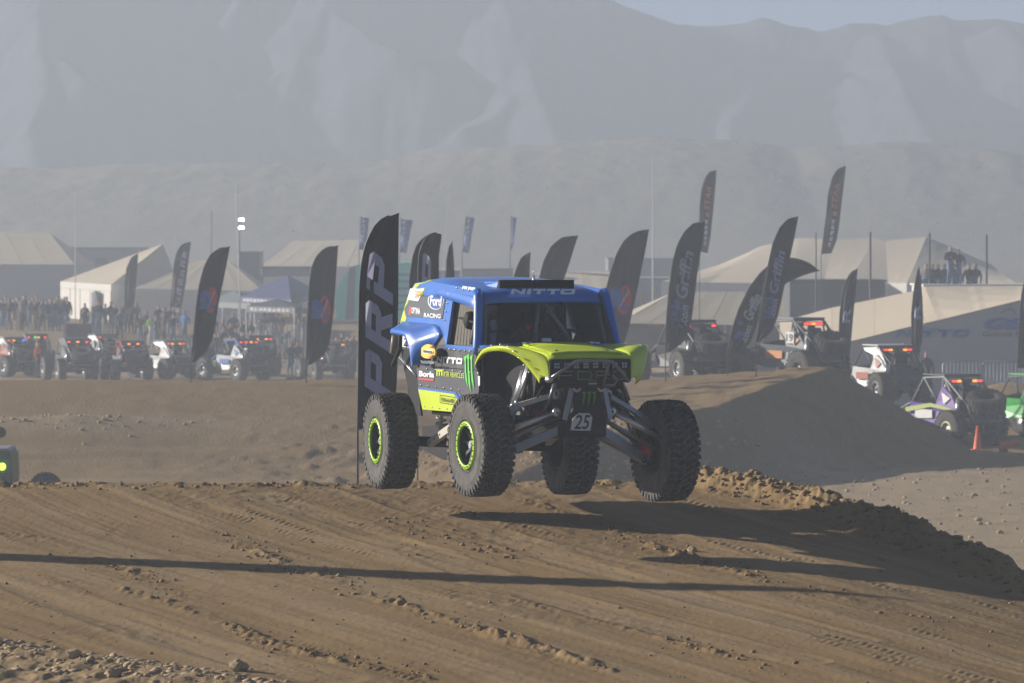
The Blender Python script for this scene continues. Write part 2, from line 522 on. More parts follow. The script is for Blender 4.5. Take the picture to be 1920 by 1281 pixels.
# rubbed smooth wheel lanes with tread prints
for pts, wdt in (([(0, 1080), (130, 1130), (260, 1180), (420, 1225), (620, 1275)], 0.32), ([(480, 930), (640, 985), (800, 1040), (960, 1100), (1200, 1170), (1500, 1240)], 0.30),
                 ([(700, 930), (900, 990), (1080, 1060), (1300, 1120), (1600, 1200)], 0.26), ([(1120, 935), (1300, 985), (1450, 1040), (1650, 1100), (1900, 1150)], 0.26)):
    ds, al = poly_dist(pts)
    e = sstep(wdt, wdt * 0.6, ds)
    Z += -0.007 * e + 0.005 * e * np.sin(al * 2 * math.pi / 0.11) * sstep(0.42, 0.6, fbm(GX * 0.8, GY * 0.8, 3, 41)) + 0.004 * np.exp(-((ds - wdt * (0.9 + 0.3 * fbm(GX * 2, GY * 2, 3, 43))) / 0.05) ** 2)
    PALE = np.maximum(PALE, 0.95 * e * np.clip(0.35 + 1.1 * (fbm(GX * 0.7, GY * 0.4, 3, 8) - 0.3), 0, 1))
# patches of loose soil
loosef = sstep(0.5, 0.64, fbm((GX * 0.9 + GY * 0.42) * 1.0, (GY * 0.5 - GX * 0.2) * 0.6, 4, 14))
LOOSE = np.maximum(LOOSE, loosef * 0.8)
Z += loosef * 0.017 * (fbm(GX * 9, GY * 6, 4, 50) - 0.35) + 0.004 * (fbm(GX * 22, GY * 12, 3, 51) - 0.5)
ac_, al_ = GX * 0.92 + GY * 0.40, GX * 0.40 - GY * 0.92
bend = ac_ + 0.25 * np.sin(al_ * 0.25 + 1.0)
st1, st2 = fbm(bend * 3.0, al_ * 0.12, 3, 210), fbm(bend * 11.0, al_ * 0.22, 3, 211)
Z += 0.020 * (st1 - 0.5) + 0.010 * (st2 - 0.5)
PALE = np.maximum(PALE, 0.6 * sstep(0.50, 0.68, 0.65 * st1 + 0.35 * st2)); LOOSE = np.maximum(LOOSE, 0.6 * sstep(0.52, 0.7, 0.6 * fbm(bend * 2.2, al_ * 0.15, 3, 214) + 0.4 * st2))
tp_ = sstep(0.55, 0.66, fbm(bend * 2.4, al_ * 0.10, 3, 215))          # bands of pressed tread blocks
Z += 0.0038 * tp_ * np.sign(np.sin(al_ * 2 * math.pi / 0.13 + 2.5 * np.sin(bend * 26))) * sstep(0.42, 0.62, fbm(GX * 2.2, GY * 1.5, 4, 216))
# ripples of tread prints across the face
Z += 0.004 * (fbm(GX * 40, GY * 16, 2, 52) - 0.5) + 0.003 * np.sin((GX * 0.8 + GY * 2.2) * 9) * sstep(0.55, 0.7, fbm(GX * 0.5, GY * 0.5, 3, 61))
# windrow of clods along the right edge
bd, bal = berm_dist(GX, GY)
bd2 = bd + 0.10 * (fbm(GX * 2.2, GY * 1.6, 3, 93) - 0.5)
wenv = np.where(bd2 < 0.05, np.exp(-((bd2 - 0.05) / 0.30) ** 2), np.exp(-((bd2 - 0.05) / 0.22) ** 2)) * sstep(0.4, 2.0, bal)
wl = fbm(GX * 5.5, GY * 4.5, 5, 90, 0.6); wr = ridged(GX * 8, GY * 7, 3, 91)
Z += wenv * (0.10 + 0.20 * wl + 0.07 * wr) * (0.65 + 0.6 * fbm(bal * 0.9, bal * 0, 2, 92))
LOOSE = LOOSE * (1 - sstep(0, 0.4, wenv)); PALE = np.maximum(PALE, 0.35 * wenv)
# low clods along the rest of the crest
cenv = np.exp(-((GY - 49.8) / 0.25) ** 2) * (1 - sstep(1.0, 1.8, GX))
Z += cenv * 0.07 * np.clip(fbm(GX * 3.5, GY * 3, 4, 95) * 2 - 0.8, 0, 1)
# stony shoulder in the corner by the camera
sx0 = on_ground(0, 1195); sx1 = on_ground(560, 1281)
dn = np.array([sx1[0] - sx0[0], sx1[1] - sx0[1]]); dn = dn / np.hypot(*dn)
sdist = -((GX - sx0[0]) * dn[1] - (GY - sx0[1]) * dn[0])       # plus = camera side
sdist = -sdist if sdist[0, 0] < 0 else sdist
sh = sstep(-0.1, 0.35, sdist + 0.25 * (fbm(GX * 2, GY * 2, 3, 99) - 0.5))
Z += sh * (0.06 * np.exp(-((sdist - 0.3) / 0.35) ** 2) + 0.10 * (fbm(GX * 5, GY * 4, 4, 98) - 0.5)) - 0.05 * sh
PALE = np.maximum(PALE, sh * 0.95); LOOSE = LOOSE * (1 - sh)
edgef = sstep(7.2, 8.0, GX) + sstep(-7.0, -8.0, GX) + sstep(56, 60, GY) + sstep(32.5, 31.5, GY)
Z -= 0.35 * np.clip(edgef, 0, 1)
TRACK = sheet('dirt_track', GX, GY, Z, M_TRACK, {'loose': LOOSE, 'pale': PALE})
TRACK['label'] = 'brown packed dirt of the jump with ruts and tyre prints'
TZ = Z
def tz(x, y):
    """height of the modelled track at a point."""
    i = int(np.clip(np.searchsorted(gy, y), 1, len(gy) - 1)); j = int(np.clip(np.searchsorted(gx, x), 1, nx - 1))
    return float(TZ[i, j])

# ------------------------------------------------------------------ the wide ground to the foot of the hills
yy = np.concatenate([np.linspace(2, 60, 50)[:-1], np.linspace(60, 160, 420)[:-1], np.linspace(160, 300, 150)[:-1], np.linspace(300, 800, 60)])
tt = np.linspace(-1, 1, 520)
tt = np.sign(tt) * (0.72 * np.abs(tt) + 0.28 * np.abs(tt) ** 3)
half = np.clip(14 + 0.155 * yy, 0, 108)
FX = tt[None, :] * half[:, None]; FY = np.repeat(yy[:, None], len(tt), 1)
FZ = ground_z(FX, FY)
infine = (1 - sstep(6.6, 7.2, np.abs(FX - 0.2))) * (1 - sstep(55, 58, FY)) * sstep(31, 33, FY)
FZ = FZ - 0.35 * infine
ds_, sd_, hz_ = ridge_field(FX, FY)
FZ += (0.05 + 0.10 * np.exp(-(ds_ / 6) ** 2)) * (fbm(FX * 1.6, FY * 0.9, 4, 70) - 0.5) * sstep(58, 62, FY) * (1 - sstep(170, 260, FY))
stones = sstep(0.6, 0.75, fbm(FX * 2.3, FY * 1.6, 3, 73))
FZ += 0.10 * stones * np.exp(-((FX + 2) / 5) ** 2 - ((FY - 112) / 10) ** 2)
p_pale = sstep(5, 9, FX) * sstep(70, 90, FY) * (1 - sstep(119, 124, FY)) + 0.8 * np.exp(-((FX + 11.5) / 4.0) ** 2 - ((FY - 119.5) / 1.6) ** 2) + 0.55 * sstep(196, 204, FY) * (1 - sstep(228, 236, FY))
p_loose = np.clip(sstep(112, 118, FY) * (1 - sstep(150, 160, FY)) * (1 - sstep(2, 6, FX)) + 0.7 * np.exp(-(ds_ / 5) ** 2), 0, 1)
GROUND = sheet('ground', FX, FY, FZ, M_GROUND, {'loose': p_loose, 'pale': np.clip(p_pale, 0, 1)})
GROUND['label'] = 'tan desert ground with dirt banks and the tall spoil mound'

# ------------------------------------------------------------------ scrub hill and mountains
def profile(pts, Y):
    p = np.array(pts, float)
    return (p[:, 0] - 960) / F_PX * Y, CAM_Z + (445 - p[:, 1]) / F_PX * Y
hx, hzz = profile([(-700, 330), (-200, 322), (300, 314), (700, 300), (900, 282), (1060, 270), (1250, 262), (1400, 270), (1480, 285), (1560, 277), (1650, 270), (1740, 276), (1850, 280), (1920, 292), (2200, 330), (2600, 350)], 560)
u = np.linspace(-108, 108, 420); w = np.linspace(455, 640, 150)
HX, HY = np.meshgrid(u, w)
top = np.interp(HX, hx, hzz)
prof = np.where(HY < 560, sstep(455, 566, HY), 1 - 0.6 * sstep(560, 640, HY))
HZ = 1.0 + (top - 1.0) * prof + 1.3 * (ridged(HX * 0.05, HY * 0.02, 4, 120) - 0.5) * prof + 0.5 * (fbm(HX * 0.6, HY * 0.3, 4, 121) - 0.5) * prof
M_HILL = dirt_mat('hill_scrub', (0.19, 0.175, 0.13), (0.13, 0.125, 0.09), (0.25, 0.225, 0.17), fine=1.2, bump=0.8, use_attr=False, far=True)
tag(sheet('hill', HX, HY, HZ, M_HILL), 'low scrub covered hill fading in the dust haze')

mx_, mz_ = profile([(-900, -40), (-300, -90), (100, -150), (500, -170), (800, -120), (980, -60), (1100, -18), (1160, 0), (1205, 18), (1275, 50), (1340, 48), (1430, 38), (1530, 48), (1640, 47), (1700, 31), (1760, 29), (1860, 34), (1930, 46), (2200, 80), (2700, 60)], 800)
u = np.linspace(-107, 107, 560); w = np.linspace(575, 850, 340)
QX, QY = np.meshgrid(u, w)
top = np.interp(QX, mx_, mz_)
q = np.clip((QY - 575) / 225.0, 0, 1.2)
wx = QX + 5 * (fbm(QX * 0.03, QY * 0.02, 3, 140) - 0.5); wyv = QY + 16 * (fbm(QX * 0.03, QY * 0.02, 3, 141) - 0.5)
mr_ = np.random.default_rng(23)
MZ = 3 + (top - 3) * np.where(QY < 800, q ** 2.6, 1 - 0.8 * sstep(800, 850, QY))
def spur(x0, y0, z0, x1, y1, z1, slope, sharp=1.0):
    """a ridge that comes down from the range with two plane flanks."""
    global MZ
    d = np.array([x1 - x0, y1 - y0]); L = np.hypot(*d); d = d / L
    t_ = np.clip((wx - x0) * d[0] + (wyv - y0) * d[1], 0, L)
    ds = np.hypot(wx - x0 - d[0] * t_, wyv - y0 - d[1] * t_)
    MZ = np.maximum(MZ, z0 + (z1 - z0) * (t_ / L) ** 0.85 - slope * ds)
for k in range(11):
    x0 = -110 + 22 * k + mr_.uniform(-6, 6); x1 = x0 + mr_.uniform(-24, 24); y1 = mr_.uniform(600, 670)
    zt_ = float(np.interp(x0, mx_, mz_)) * mr_.uniform(0.86, 0.97)
    spur(x0, 788, zt_, x1, y1, 4, mr_.uniform(0.42, 0.6))
    for n_ in range(5):       # side ribs
        f_ = mr_.uniform(0.15, 0.8); sx_, sy_ = x0 + (x1 - x0) * f_, 788 + (y1 - 788) * f_; sz_ = zt_ + (4 - zt_) * f_ ** 0.85
        sg_ = mr_.choice([-1, 1]); ln_ = mr_.uniform(8, 20)
        spur(sx_, sy_, sz_ - 0.5, sx_ + sg_ * ln_, sy_ - mr_.uniform(18, 45), max(3, sz_ - ln_ * 0.5 - 4), 0.55)
MZ = MZ + 2.0 * (ridged(wx * 0.16, wyv * 0.04, 3, 160) - 0.6) + 0.5 * (fbm(QX * 0.5, QY * 0.2, 3, 170) - 0.5)
MZ = np.where(QY < 800, np.minimum(MZ, 3 + (top - 3) * 1.02), MZ)
for _ in range(9):             # weathered edges
    MZ[1:-1, 1:-1] = 0.5 * MZ[1:-1, 1:-1] + 0.125 * (MZ[:-2, 1:-1] + MZ[2:, 1:-1] + MZ[1:-1, :-2] + MZ[1:-1, 2:])
M_MOUNT = dirt_mat('mountain_rock_haze_tint', (0.072, 0.078, 0.105), (0.055, 0.062, 0.088), (0.088, 0.09, 0.115), fine=0.6, bump=1.0, use_attr=False, far=True)  # rock colour is tinted blue to carry the distant haze
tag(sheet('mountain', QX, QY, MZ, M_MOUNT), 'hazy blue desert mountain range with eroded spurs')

# ------------------------------------------------------------------ dusty air
hz_box = MB().box((0, 430, 33.5), (222, 880, 79)).build('haze', [])
hz_box['kind'] = 'stuff'
tag(hz_box, 'pale dust haze hanging over the whole desert')
mv = bpy.data.materials.new('dust_haze'); mv.use_nodes = True
for n_ in list(mv.node_tree.nodes):
    if n_.type == 'BSDF_PRINCIPLED': mv.node_tree.nodes.remove(n_)
vol = mv.node_tree.nodes.new('ShaderNodeVolumePrincipled')
vol.inputs['Color'].default_value = (0.695, 0.77, 0.87, 1)
vol.inputs['Density'].default_value = 0.0017
vol.inputs['Anisotropy'].default_value = 0.0
mv.node_tree.links.new(vol.outputs['Volume'], mv.node_tree.nodes['Material Output'].inputs['Volume'])
hz_box.data.materials.append(mv)
from mathutils.geometry import tessellate_polygon
# ================================================================== the jumping race truck
YAW = R(18)
CAR_O = Vector((0.607, 45.0, 4.38))               # middle of the front axle
CH = Vector((math.sin(YAW), -math.cos(YAW), 0)); CL = Vector((math.cos(YAW), math.sin(YAW), 0))
def ray(px, py):
    x, y = (px - 960.0) / F_PX, (640.5 - py) / F_PX
    return Vector((x, CP + y * SP, -SP + y * CP))
def onv(px, py, v):
    """point of the truck (forward, left, up) seen at a pixel, lying v metres left of its middle."""
    d = ray(px, py); o = Vector((0, 0, CAM_Z)) - CAR_O
    t = (v - o.dot(CL)) / d.dot(CL)
    p = o + d * t
    return Vector((p.dot(CH), v, p.z))
def onu(px, py, u):
    d = ray(px, py); o = Vector((0, 0, CAM_Z)) - CAR_O
    t = (u - o.dot(CH)) / d.dot(CH)
    p = o + d * t
    return Vector((u, p.dot(CL), p.z))
def vside(w):
    return -0.765 + 0.065 * min(1, max(0, (w - 1.0) / 0.55))
def ons(px, py, off=0.0):
    v = -0.74
    for _ in range(4):
        p = onv(px, py, v); v = vside(p.z)
    return onv(px, py, v - off)

m_blue = mat('truck_blue_wrap', (0.030, 0.150, 0.56), 0.36, var=0.12, scale=3, dirt=0.26, coat=0.2)
m_lime = mat('truck_lime_wrap', (0.54, 0.66, 0.03), 0.38, var=0.1, scale=4, dirt=0.22)
m_char = mat('truck_charcoal_wrap', (0.042, 0.047, 0.056), 0.5, var=0.2, scale=5, dirt=0.25)
m_black = mat('black_metal', (0.012, 0.012, 0.013), 0.7, var=0.3, scale=9, dirt=0.08, spec=0.22)
m_dark = mat('dark_interior', (0.010, 0.010, 0.010), 0.85, spec=0.15)
m_white = mat('white_vinyl', (0.75, 0.76, 0.78), 0.5)
m_red = mat('red_vinyl', (0.62, 0.03, 0.03), 0.5)
m_redrub = mat('red_boot', (0.55, 0.035, 0.02), 0.6, dirt=0.3)
m_yel = mat('yellow_vinyl', (0.85, 0.55, 0.04), 0.5)
m_green = mat('claw_green', (0.10, 0.55, 0.06), 0.5)
m_ovalb = mat('oval_blue', (0.02, 0.07, 0.33), 0.4)
m_rub = mat('tyre_rubber', (0.050, 0.049, 0.048), 0.85, var=0.3, scale=14, bump=0.3, dirt=0.68, dirtcol=(0.175, 0.162, 0.142))
m_tread = mat('tyre_tread_dusty', (0.026, 0.024, 0.021), 0.9, var=0.3, scale=20, bump=0.3, dirt=0.52, dirtcol=(0.13, 0.098, 0.064))
m_ring = mat('lime_beadlock', (0.36, 0.62, 0.02), 0.35, dirt=0.1)
m_rim = mat('black_rim', (0.012, 0.012, 0.013), 0.35, metal=0.3, dirt=0.15)
m_steel = mat('bare_steel', (0.55, 0.55, 0.56), 0.32, metal=0.9, dirt=0.18)
m_grey = mat('pale_grey_arm', (0.50, 0.47, 0.41), 0.55, var=0.1, dirt=0.3)
m_arm = mat('dark_steel_arm', (0.24, 0.26, 0.30), 0.36, metal=0.6, var=0.2, dirt=0.3)
m_net = mat('window_net', (0.13, 0.12, 0.10), 0.9, var=0.3, scale=30)
m_lamp = mat('lamp_glass', (0.35, 0.36, 0.38), 0.25, var=0.3, scale=60)
m_decal = mat('slate_decal', (0.052, 0.060, 0.072), 0.45, var=0.1)
m_pale_blue = mat('pale_blue_vinyl', (0.22, 0.36, 0.62), 0.5)

def thin_glass(name, tint=(0.9, 0.93, 0.95), refl=0.03):
    m = bpy.data.materials.new(name); m.use_nodes = True
    nt = m.node_tree; nt.nodes.remove(nt.nodes['Principled BSDF'])
    tr = nt.nodes.new('ShaderNodeBsdfTransparent'); tr.inputs['Color'].default_value = (*tint, 1)
    gl = nt.nodes.new('ShaderNodeBsdfGlossy'); gl.inputs['Roughness'].default_value = 0.12
    mx = nt.nodes.new('ShaderNodeMixShader'); mx.inputs['Fac'].default_value = refl
    nt.links.new(tr.outputs[0], mx.inputs[1]); nt.links.new(gl.outputs[0], mx.inputs[2])
    nt.links.new(mx.outputs[0], nt.nodes['Material Output'].inputs['Surface'])
    return m
m_glass = thin_glass('windscreen_glass')

truck = empty('race_truck', CAR_O)
truck.rotation_euler = (0, 0, YAW - R(90))
tag(truck, 'blue and lime race truck number 25 airborne over the dirt jump', 'race truck')

# ------------------------------------------------------------------ wheels
def tyre_mesh(Rt=0.517, half=0.165, N=42):
    mb = MB()
    r0 = Rt - 0.022
    pr = [(0.232, -half + 0.03), (0.25, -half + 0.012), (0.30, -half - 0.002), (0.38, -half - 0.008), (0.44, -half - 0.004), (0.475, -half + 0.012), (r0 - 0.003, -half + 0.04), (r0, -half + 0.08)]
    pr = pr + [(r, -y) for r, y in reversed(pr)]
    mb.lathe(pr, 64, 'y', 0)
    def block(a0, a1, y0, y1, ra, rb, skew=0.0, mi=1):
        pts = []
        for r in (ra, rb):
            k = 0.0 if r == ra else 0.12 * (a1 - a0)
            for (a, y, sk) in ((a0 + k, y0, 0), (a1 - k, y0, 0), (a1 - k, y1, skew), (a0 + k, y1, skew)):
                pts.append((r * math.cos(a + sk), y, r * math.sin(a + sk)))
        mb.add(pts, [(3, 2, 1, 0), (4, 5, 6, 7), (0, 1, 5, 4), (1, 2, 6, 5), (2, 3, 7, 6), (3, 0, 4, 7)], mi)
    st = 2 * math.pi / N
    for i in range(N):
        a = i * st
        for s in (-1, 1):
            o = 0 if s < 0 else st * 0.5
            e = 0.0 if i % 2 else 0.012
            block(a + o, a + o + st * 0.62, s * 0.012, s * 0.062, r0 - 0.004, Rt, 0.045 * s)
            block(a + o + st * 0.3, a + o + st * 0.95, s * 0.070, s * 0.115, r0 - 0.004, Rt - 0.003, -0.03 * s)
            block(a + o + st * 0.05, a + o + st * 0.72, s * 0.122, s * (half - 0.004), r0 - 0.02, Rt - 0.007, 0.02 * s)
            block(a + o + st * 0.08, a + o + st * 0.66, s * (half - 0.012), s * (half + 0.006 + e * 0.3), 0.425 + e * 1.6, Rt - 0.024, 0.0, 0)
    # raised sidewall rib and moulded bars
    for s in (-1, 1):
        mb.lathe([(0.262, s * (half + 0.001)), (0.268, s * (half + 0.007)), (0.276, s * (half + 0.001))], 64, 'y', 0)
        mb.lathe([(0.392, s * (half + 0.006)), (0.396, s * (half + 0.012)), (0.402, s * (half + 0.006))], 64, 'y', 0)
    me = mb.mesh('tyre')
    bm = bmesh.new(); bm.from_mesh(me); bmesh.ops.recalc_face_normals(bm, faces=bm.faces); bm.to_mesh(me); bm.free()
    me.materials.append(m_rub); me.materials.append(m_tread)
    return me
TYRE_ME = tyre_mesh()
def rim_meshes():
    b = MB()
    b.lathe([(0.236, -0.155), (0.225, -0.13), (0.205, -0.06), (0.20, 0.06), (0.225, 0.12), (0.236, 0.145)], 48, 'y', 0)
    b.lathe([(0.205, -0.055), (0.12, -0.045), (0.06, -0.05), (0.0, -0.05)], 48, 'y', 0)
    for k in range(8):
        a = k * math.pi / 4
        ca, sa = math.cos(a), math.sin(a)
        b.bar((0.06 * ca, -0.075, 0.06 * sa), (0.185 * ca, -0.10, 0.185 * sa), 0.034, 0.03, up=(0, 1, 0))
    rim = b.mesh('rim'); rim.materials.append(m_rim)
    g = MB()
    g.lathe([(0.197, -0.150), (0.197, -0.172), (0.205, -0.178), (0.236, -0.176), (0.243, -0.168), (0.243, -0.150)], 48, 'y', 0, close=True)
    ring = g.mesh('beadlock_ring'); ring.materials.append(m_ring)
    h = MB()
    h.lathe([(0.0, -0.125), (0.035, -0.125), (0.05, -0.115), (0.05, -0.07), (0.075, -0.065)], 6, 'y', 0, smooth=False)
    bl = MB()
    for k in range(24):
        a = k * math.pi / 12
        bl.box((0.219 * math.cos(a), -0.180, 0.219 * math.sin(a)), (0.011, 0.008, 0.011), rot=(0, -a, 0))
    hub = h.mesh('hub'); hub.materials.append(m_steel)
    bolts = bl.mesh('ring_bolts'); bolts.materials.append(m_black)
    return rim, ring, hub, bolts
RIM_ME, RING_ME, HUB_ME, BOLT_ME = rim_meshes()
def race_wheel(pos, steer=0.0, left=False, spin=0.0, camber=0.0):
    w = empty('wheel', pos)
    w.parent = truck
    w.rotation_euler = Euler((camber, spin, steer + (math.pi if left else 0)), 'YXZ')
    w.rotation_mode = 'XYZ'
    w.rotation_euler = (Euler((camber, 0, steer + (math.pi if left else 0))).to_matrix() @ Euler((0, spin, 0)).to_matrix()).to_euler()
    link('tyre', TYRE_ME, None, w)
    link('rim', RIM_ME, None, w); link('beadlock_ring', RING_ME, None, w); link('hub', HUB_ME, None, w)
    link('ring_bolts', BOLT_ME, None, w)['kind'] = 'stuff'
    return w
VW = 0.975
fr = onv(902, 835, -VW); rr = onv(732, 826.5, -VW); fl = onv(1247, 845, VW); rl = onv(1068, 838, VW)
for p_, st_, le_, sp_ in ((fr, R(5), False, 0.2), (rr, 0.0, False, 0.7), (fl, R(5), True, 0.4), (rl, 0.0, True, 1.1)):
    race_wheel(p_, st_, le_, sp_, 0.0)

# ------------------------------------------------------------------ roof, pillars, cab sides
def roof_w(u):
    return np.interp(u, [-3.25, -3.17, -3.05, -2.6, -2.0, -1.4, -1.12, -1.02, -0.965, -0.945, -0.955], [1.40, 1.56, 1.655, 1.68, 1.645, 1.60, 1.572, 1.552, 1.52, 1.485, 1.455])
ustn = [-3.25, -3.17, -3.05, -2.95, -2.78, -2.2, -1.8, -1.4, -1.12, -1.02]
rows = []
def roof_row(u, w, hw):
    pr = [(-hw - 0.012, -0.17), (-hw + 0.0, -0.11), (-hw + 0.022, -0.06), (-hw + 0.06, -0.025), (-hw + 0.12, -0.004), (-hw + 0.2, 0.006)]
    pr = pr + [(-0.3, 0.014), (0, 0.018), (0.3, 0.014)] + [(-a, b) for a, b in reversed(pr)]
    return [(u, a, w + b) for a, b in pr]
for u_ in ustn:
    rows.append(roof_row(u_, float(roof_w(u_)), 0.70))
# visor: the front edge rolls down to the windscreen header
for (u_, dw) in ((-0.965, 0.0), (-0.935, -0.045), (-0.93, -0.085)):
    w_ = float(roof_w(-1.02)) - 0.025 + dw
    r_ = roof_row(u_, w_, 0.695)
    rows.append([(p[0] - 0.05 * (abs(p[1]) / 0.7) ** 4, p[1], min(p[2], w_ + 0.005) if abs(p[1]) < 0.65 else p[2] + dw * 0.2) for p in r_])
b = MB()
b.grid(rows[:5], 1, True, 0.012); b.grid(rows[4:], 0, True, 0.012)
roof = b.build('roof', [m_blue, m_lime], truck)
# header lettering and roof scoop
sc = MB()
sc.box((-1.16, -0.205, 1.628), (0.05, 0.40, 0.105), mi=0); sc.box((-1.16, 0.205, 1.628), (0.05, 0.40, 0.105), mi=0)
sc.build('light_bar', m_black, roof)
fa = MB()
fa.grid([[(-1.19, -0.42, 1.57), (-1.19, -0.40, 1.664), (-1.19, 0.40, 1.664), (-1.19, 0.42, 1.57)], [(-1.7, -0.52, 1.60), (-1.7, -0.40, 1.655), (-1.7, 0.40, 1.655), (-1.7, 0.52, 1.60)], [(-2.3, -0.56, 1.655), (-2.3, -0.40, 1.672), (-2.3, 0.40, 1.672), (-2.3, 0.56, 1.655)]], 0, False, 0.01)
fa.build('roof_scoop', m_blue, roof)
an = MB().tube([(-1.3, 0.02, 1.6), (-1.3, 0.02, 1.72)], 0.012, 8).tube([(-1.3, 0.02, 1.72), (-1.31, 0.02, 1.80)], 0.004, 5)
an.build('antenna', m_steel, roof)

side_px = [(896, 545), (850, 535), (805, 527), (778, 531), (766, 552), (755, 590), (750, 606), (820, 609), (829, 627), (837, 646), (851, 549), (895, 557)]
low_px = [(906, 653), (837, 646), (829, 627), (816, 646), (804, 686), (781, 690), (784, 727), (792, 768), (857, 773), (870, 764), (897, 737), (900, 710), (893, 690), (893, 664)]
def mirror(pts): return [(p[0], -p[1], p[2]) for p in pts]
sp_ = [ons(*p) for p in side_px]; lp_ = [ons(*p) for p in low_px]
def ear(poly, off, mb, mi=0):
    """extrude a concave polygon, triangulated so that notches stay open."""
    P = [Vector(p) for p in poly]
    n = len(P)
    o = [abs(c) for c in off]; ax = o.index(max(o))
    flat = [Vector([p[i] for i in range(3) if i != ax] + [0]) for p in P]
    fs = [tuple(t) for t in tessellate_polygon([flat])]
    Q = [p + Vector(off) for p in P]
    mb.add(P + Q, fs + [tuple(n + i for i in reversed(f)) for f in fs] + [((i + 1) % n, i, n + i, n + (i + 1) % n) for i in range(n)], mi)
    return mb
cs = ear(sp_, (0, 0.03, 0), MB()).build('cab_side', m_blue, truck)
cs2 = ear(mirror(sp_), (0, -0.03, 0), MB()).build('cab_side', m_blue, truck)
ls = ear(lp_, (0, 0.03, 0), MB()).build('door_panel', m_char, truck)
ls2 = ear(mirror(lp_), (0, -0.03, 0), MB()).build('door_panel', m_char, truck)
def plate(px, name, m, parent, off=0.005, both=True):
    P = [ons(*p, off) for p in px]
    o = ear(P, (0, 0.004, 0), MB()).build(name, m, parent)
    return o
plate([(779, 532), (805, 528), (787, 533), (779, 542), (768, 561), (758, 580), (762, 597), (759, 606), (750, 606), (755, 588), (766, 552)], 'lime_band', m_lime, cs)
plate([(795.5, 542), (837, 548.5), (829, 598), (763, 594), (760, 580), (766, 563), (779, 542)], 'slate_decal', m_decal, cs, 0.006)
plate([(769, 541), (795.5, 542), (784, 565), (764, 562)], 'white_sticker', m_white, cs, 0.011)
plate([(784, 730), (851, 739), (864, 760), (857, 773), (792, 768)], 'lime_sill', m_lime, ls, 0.006)
plate([(784, 726.5), (854, 735.5), (871, 762), (865, 766), (852, 739), (784, 730)], 'blue_stripe', m_blue, ls, 0.008)
plate([(858, 737), (861, 738), (877, 761), (874, 762)], 'blue_stripe', m_blue, ls, 0.008)
plate([(837, 646), (893, 651), (893, 658), (833, 653)], 'blue_sill', m_blue, ls, 0.006)
plate([(896, 706), (899.5, 705), (899.5, 722), (897, 725)], 'white_sticker', m_white, ls, 0.006)

def side_text(mb, s, x0, x1, yb0, yb1, h, mi=0, bold=0.0, shear=0.0, off=0.009, space=1.0):
    o = ons(x0, yb0, off); e = ons(x1, yb1, off); t = ons(x0, yb0 - h, off)
    return add_text(mb, s, o, e - o, t - o, mi, bold, shear, space)
def nitto(mb, o, ux, uy, sh=0.35, mi=0):
    """the five slanted block letters of the tyre maker's name."""
    o, ux, uy = Vector(o), Vector(ux), Vector(uy)
    def q(*pts):
        k = sh * uy.length / ux.length
        mb.add([o + ux * (x * (1 - k) + y * k) + uy * y for x, y in pts], [tuple(range(len(pts)))], mi)
    t = 0.055
    q((0, 0), (t, 0), (t, 1), (0, 1)); q((t, 1), (t, 0.62), (0.165, 0), (0.165, 0.42)); q((0.165, 0), (0.165 + t, 0), (0.165 + t, 1), (0.165, 1))
    q((0.25, 0), (0.25 + t * 1.1, 0), (0.25 + t * 1.1, 1), (0.25, 1))
    for x in (0.335, 0.555):
        q((x, 0.66), (x + 0.2, 0.66), (x + 0.2, 1), (x, 1)); q((x + 0.07, 0), (x + 0.13, 0), (x + 0.13, 0.66), (x + 0.07, 0.66))
    q((0.775, 0.12), (0.8, 0.0), (0.975, 0.0), (1.0, 0.12), (1.0, 0.3), (0.775, 0.3)); q((0.775, 0.7), (1.0, 0.7), (1.0, 0.88), (0.975, 1.0), (0.8, 1.0), (0.775, 0.88))
    q((0.775, 0.3), (0.775 + t, 0.3), (0.775 + t, 0.7), (0.775, 0.7)); q((1 - t, 0.3), (1, 0.3), (1, 0.7), (1 - t, 0.7))
    return mb
tx = MB()
o_ = onu(957, 551.5, -0.922); nitto(tx, o_ + Vector((0.006, 0, 0)), onu(1080, 552, -0.922) - o_, onu(957, 541.5, -0.922) - o_ + Vector((-0.02, 0, 0)))
tx.build('lettering', m_white, roof, fix=False)
L = MB()
side_text(L, 'RACING', 794.5, 826.5, 595, 597.5, 8.5, 0, 0.03, 0.12, 0.012)
side_text(L, 'OPTIMA', 771, 788, 588, 590, 12, 0, 0.03, 0.0, 0.012)
for k in range(7):
    x = 866 + k * 3.3 + (1.2 if k > 2 else 0)
    L.add([ons(x, 541.6 + k * 0.45, 0.006), ons(x + 2.6, 542 + k * 0.45, 0.006), ons(x + 4.1, 536.6 + k * 0.45, 0.006), ons(x + 1.5, 536.2 + k * 0.45, 0.006)], [(0, 1, 2, 3)])
L.build('lettering', m_white, cs, fix=False)
L = MB(); L.add([ons(766, 590, 0.012), ons(770, 590.3, 0.012), ons(770.6, 575.5, 0.012), ons(768, 574.5, 0.012)], [(0, 1, 2, 3)]); L.build('red_battery_mark', m_red, cs, fix=False)
L = MB()
for k in range(3):
    L.add([ons(777, 548 + k * 5, 0.016), ons(790 - k * 2.5, 548.3 + k * 5, 0.016), ons(790 - k * 2.5, 545.5 + k * 5, 0.016), ons(777, 545.2 + k * 5, 0.016)], [(0, 1, 2, 3)])
L.build('red_print', mat('faded_red_print', (0.62, 0.28, 0.25), 0.6), cs, fix=False)
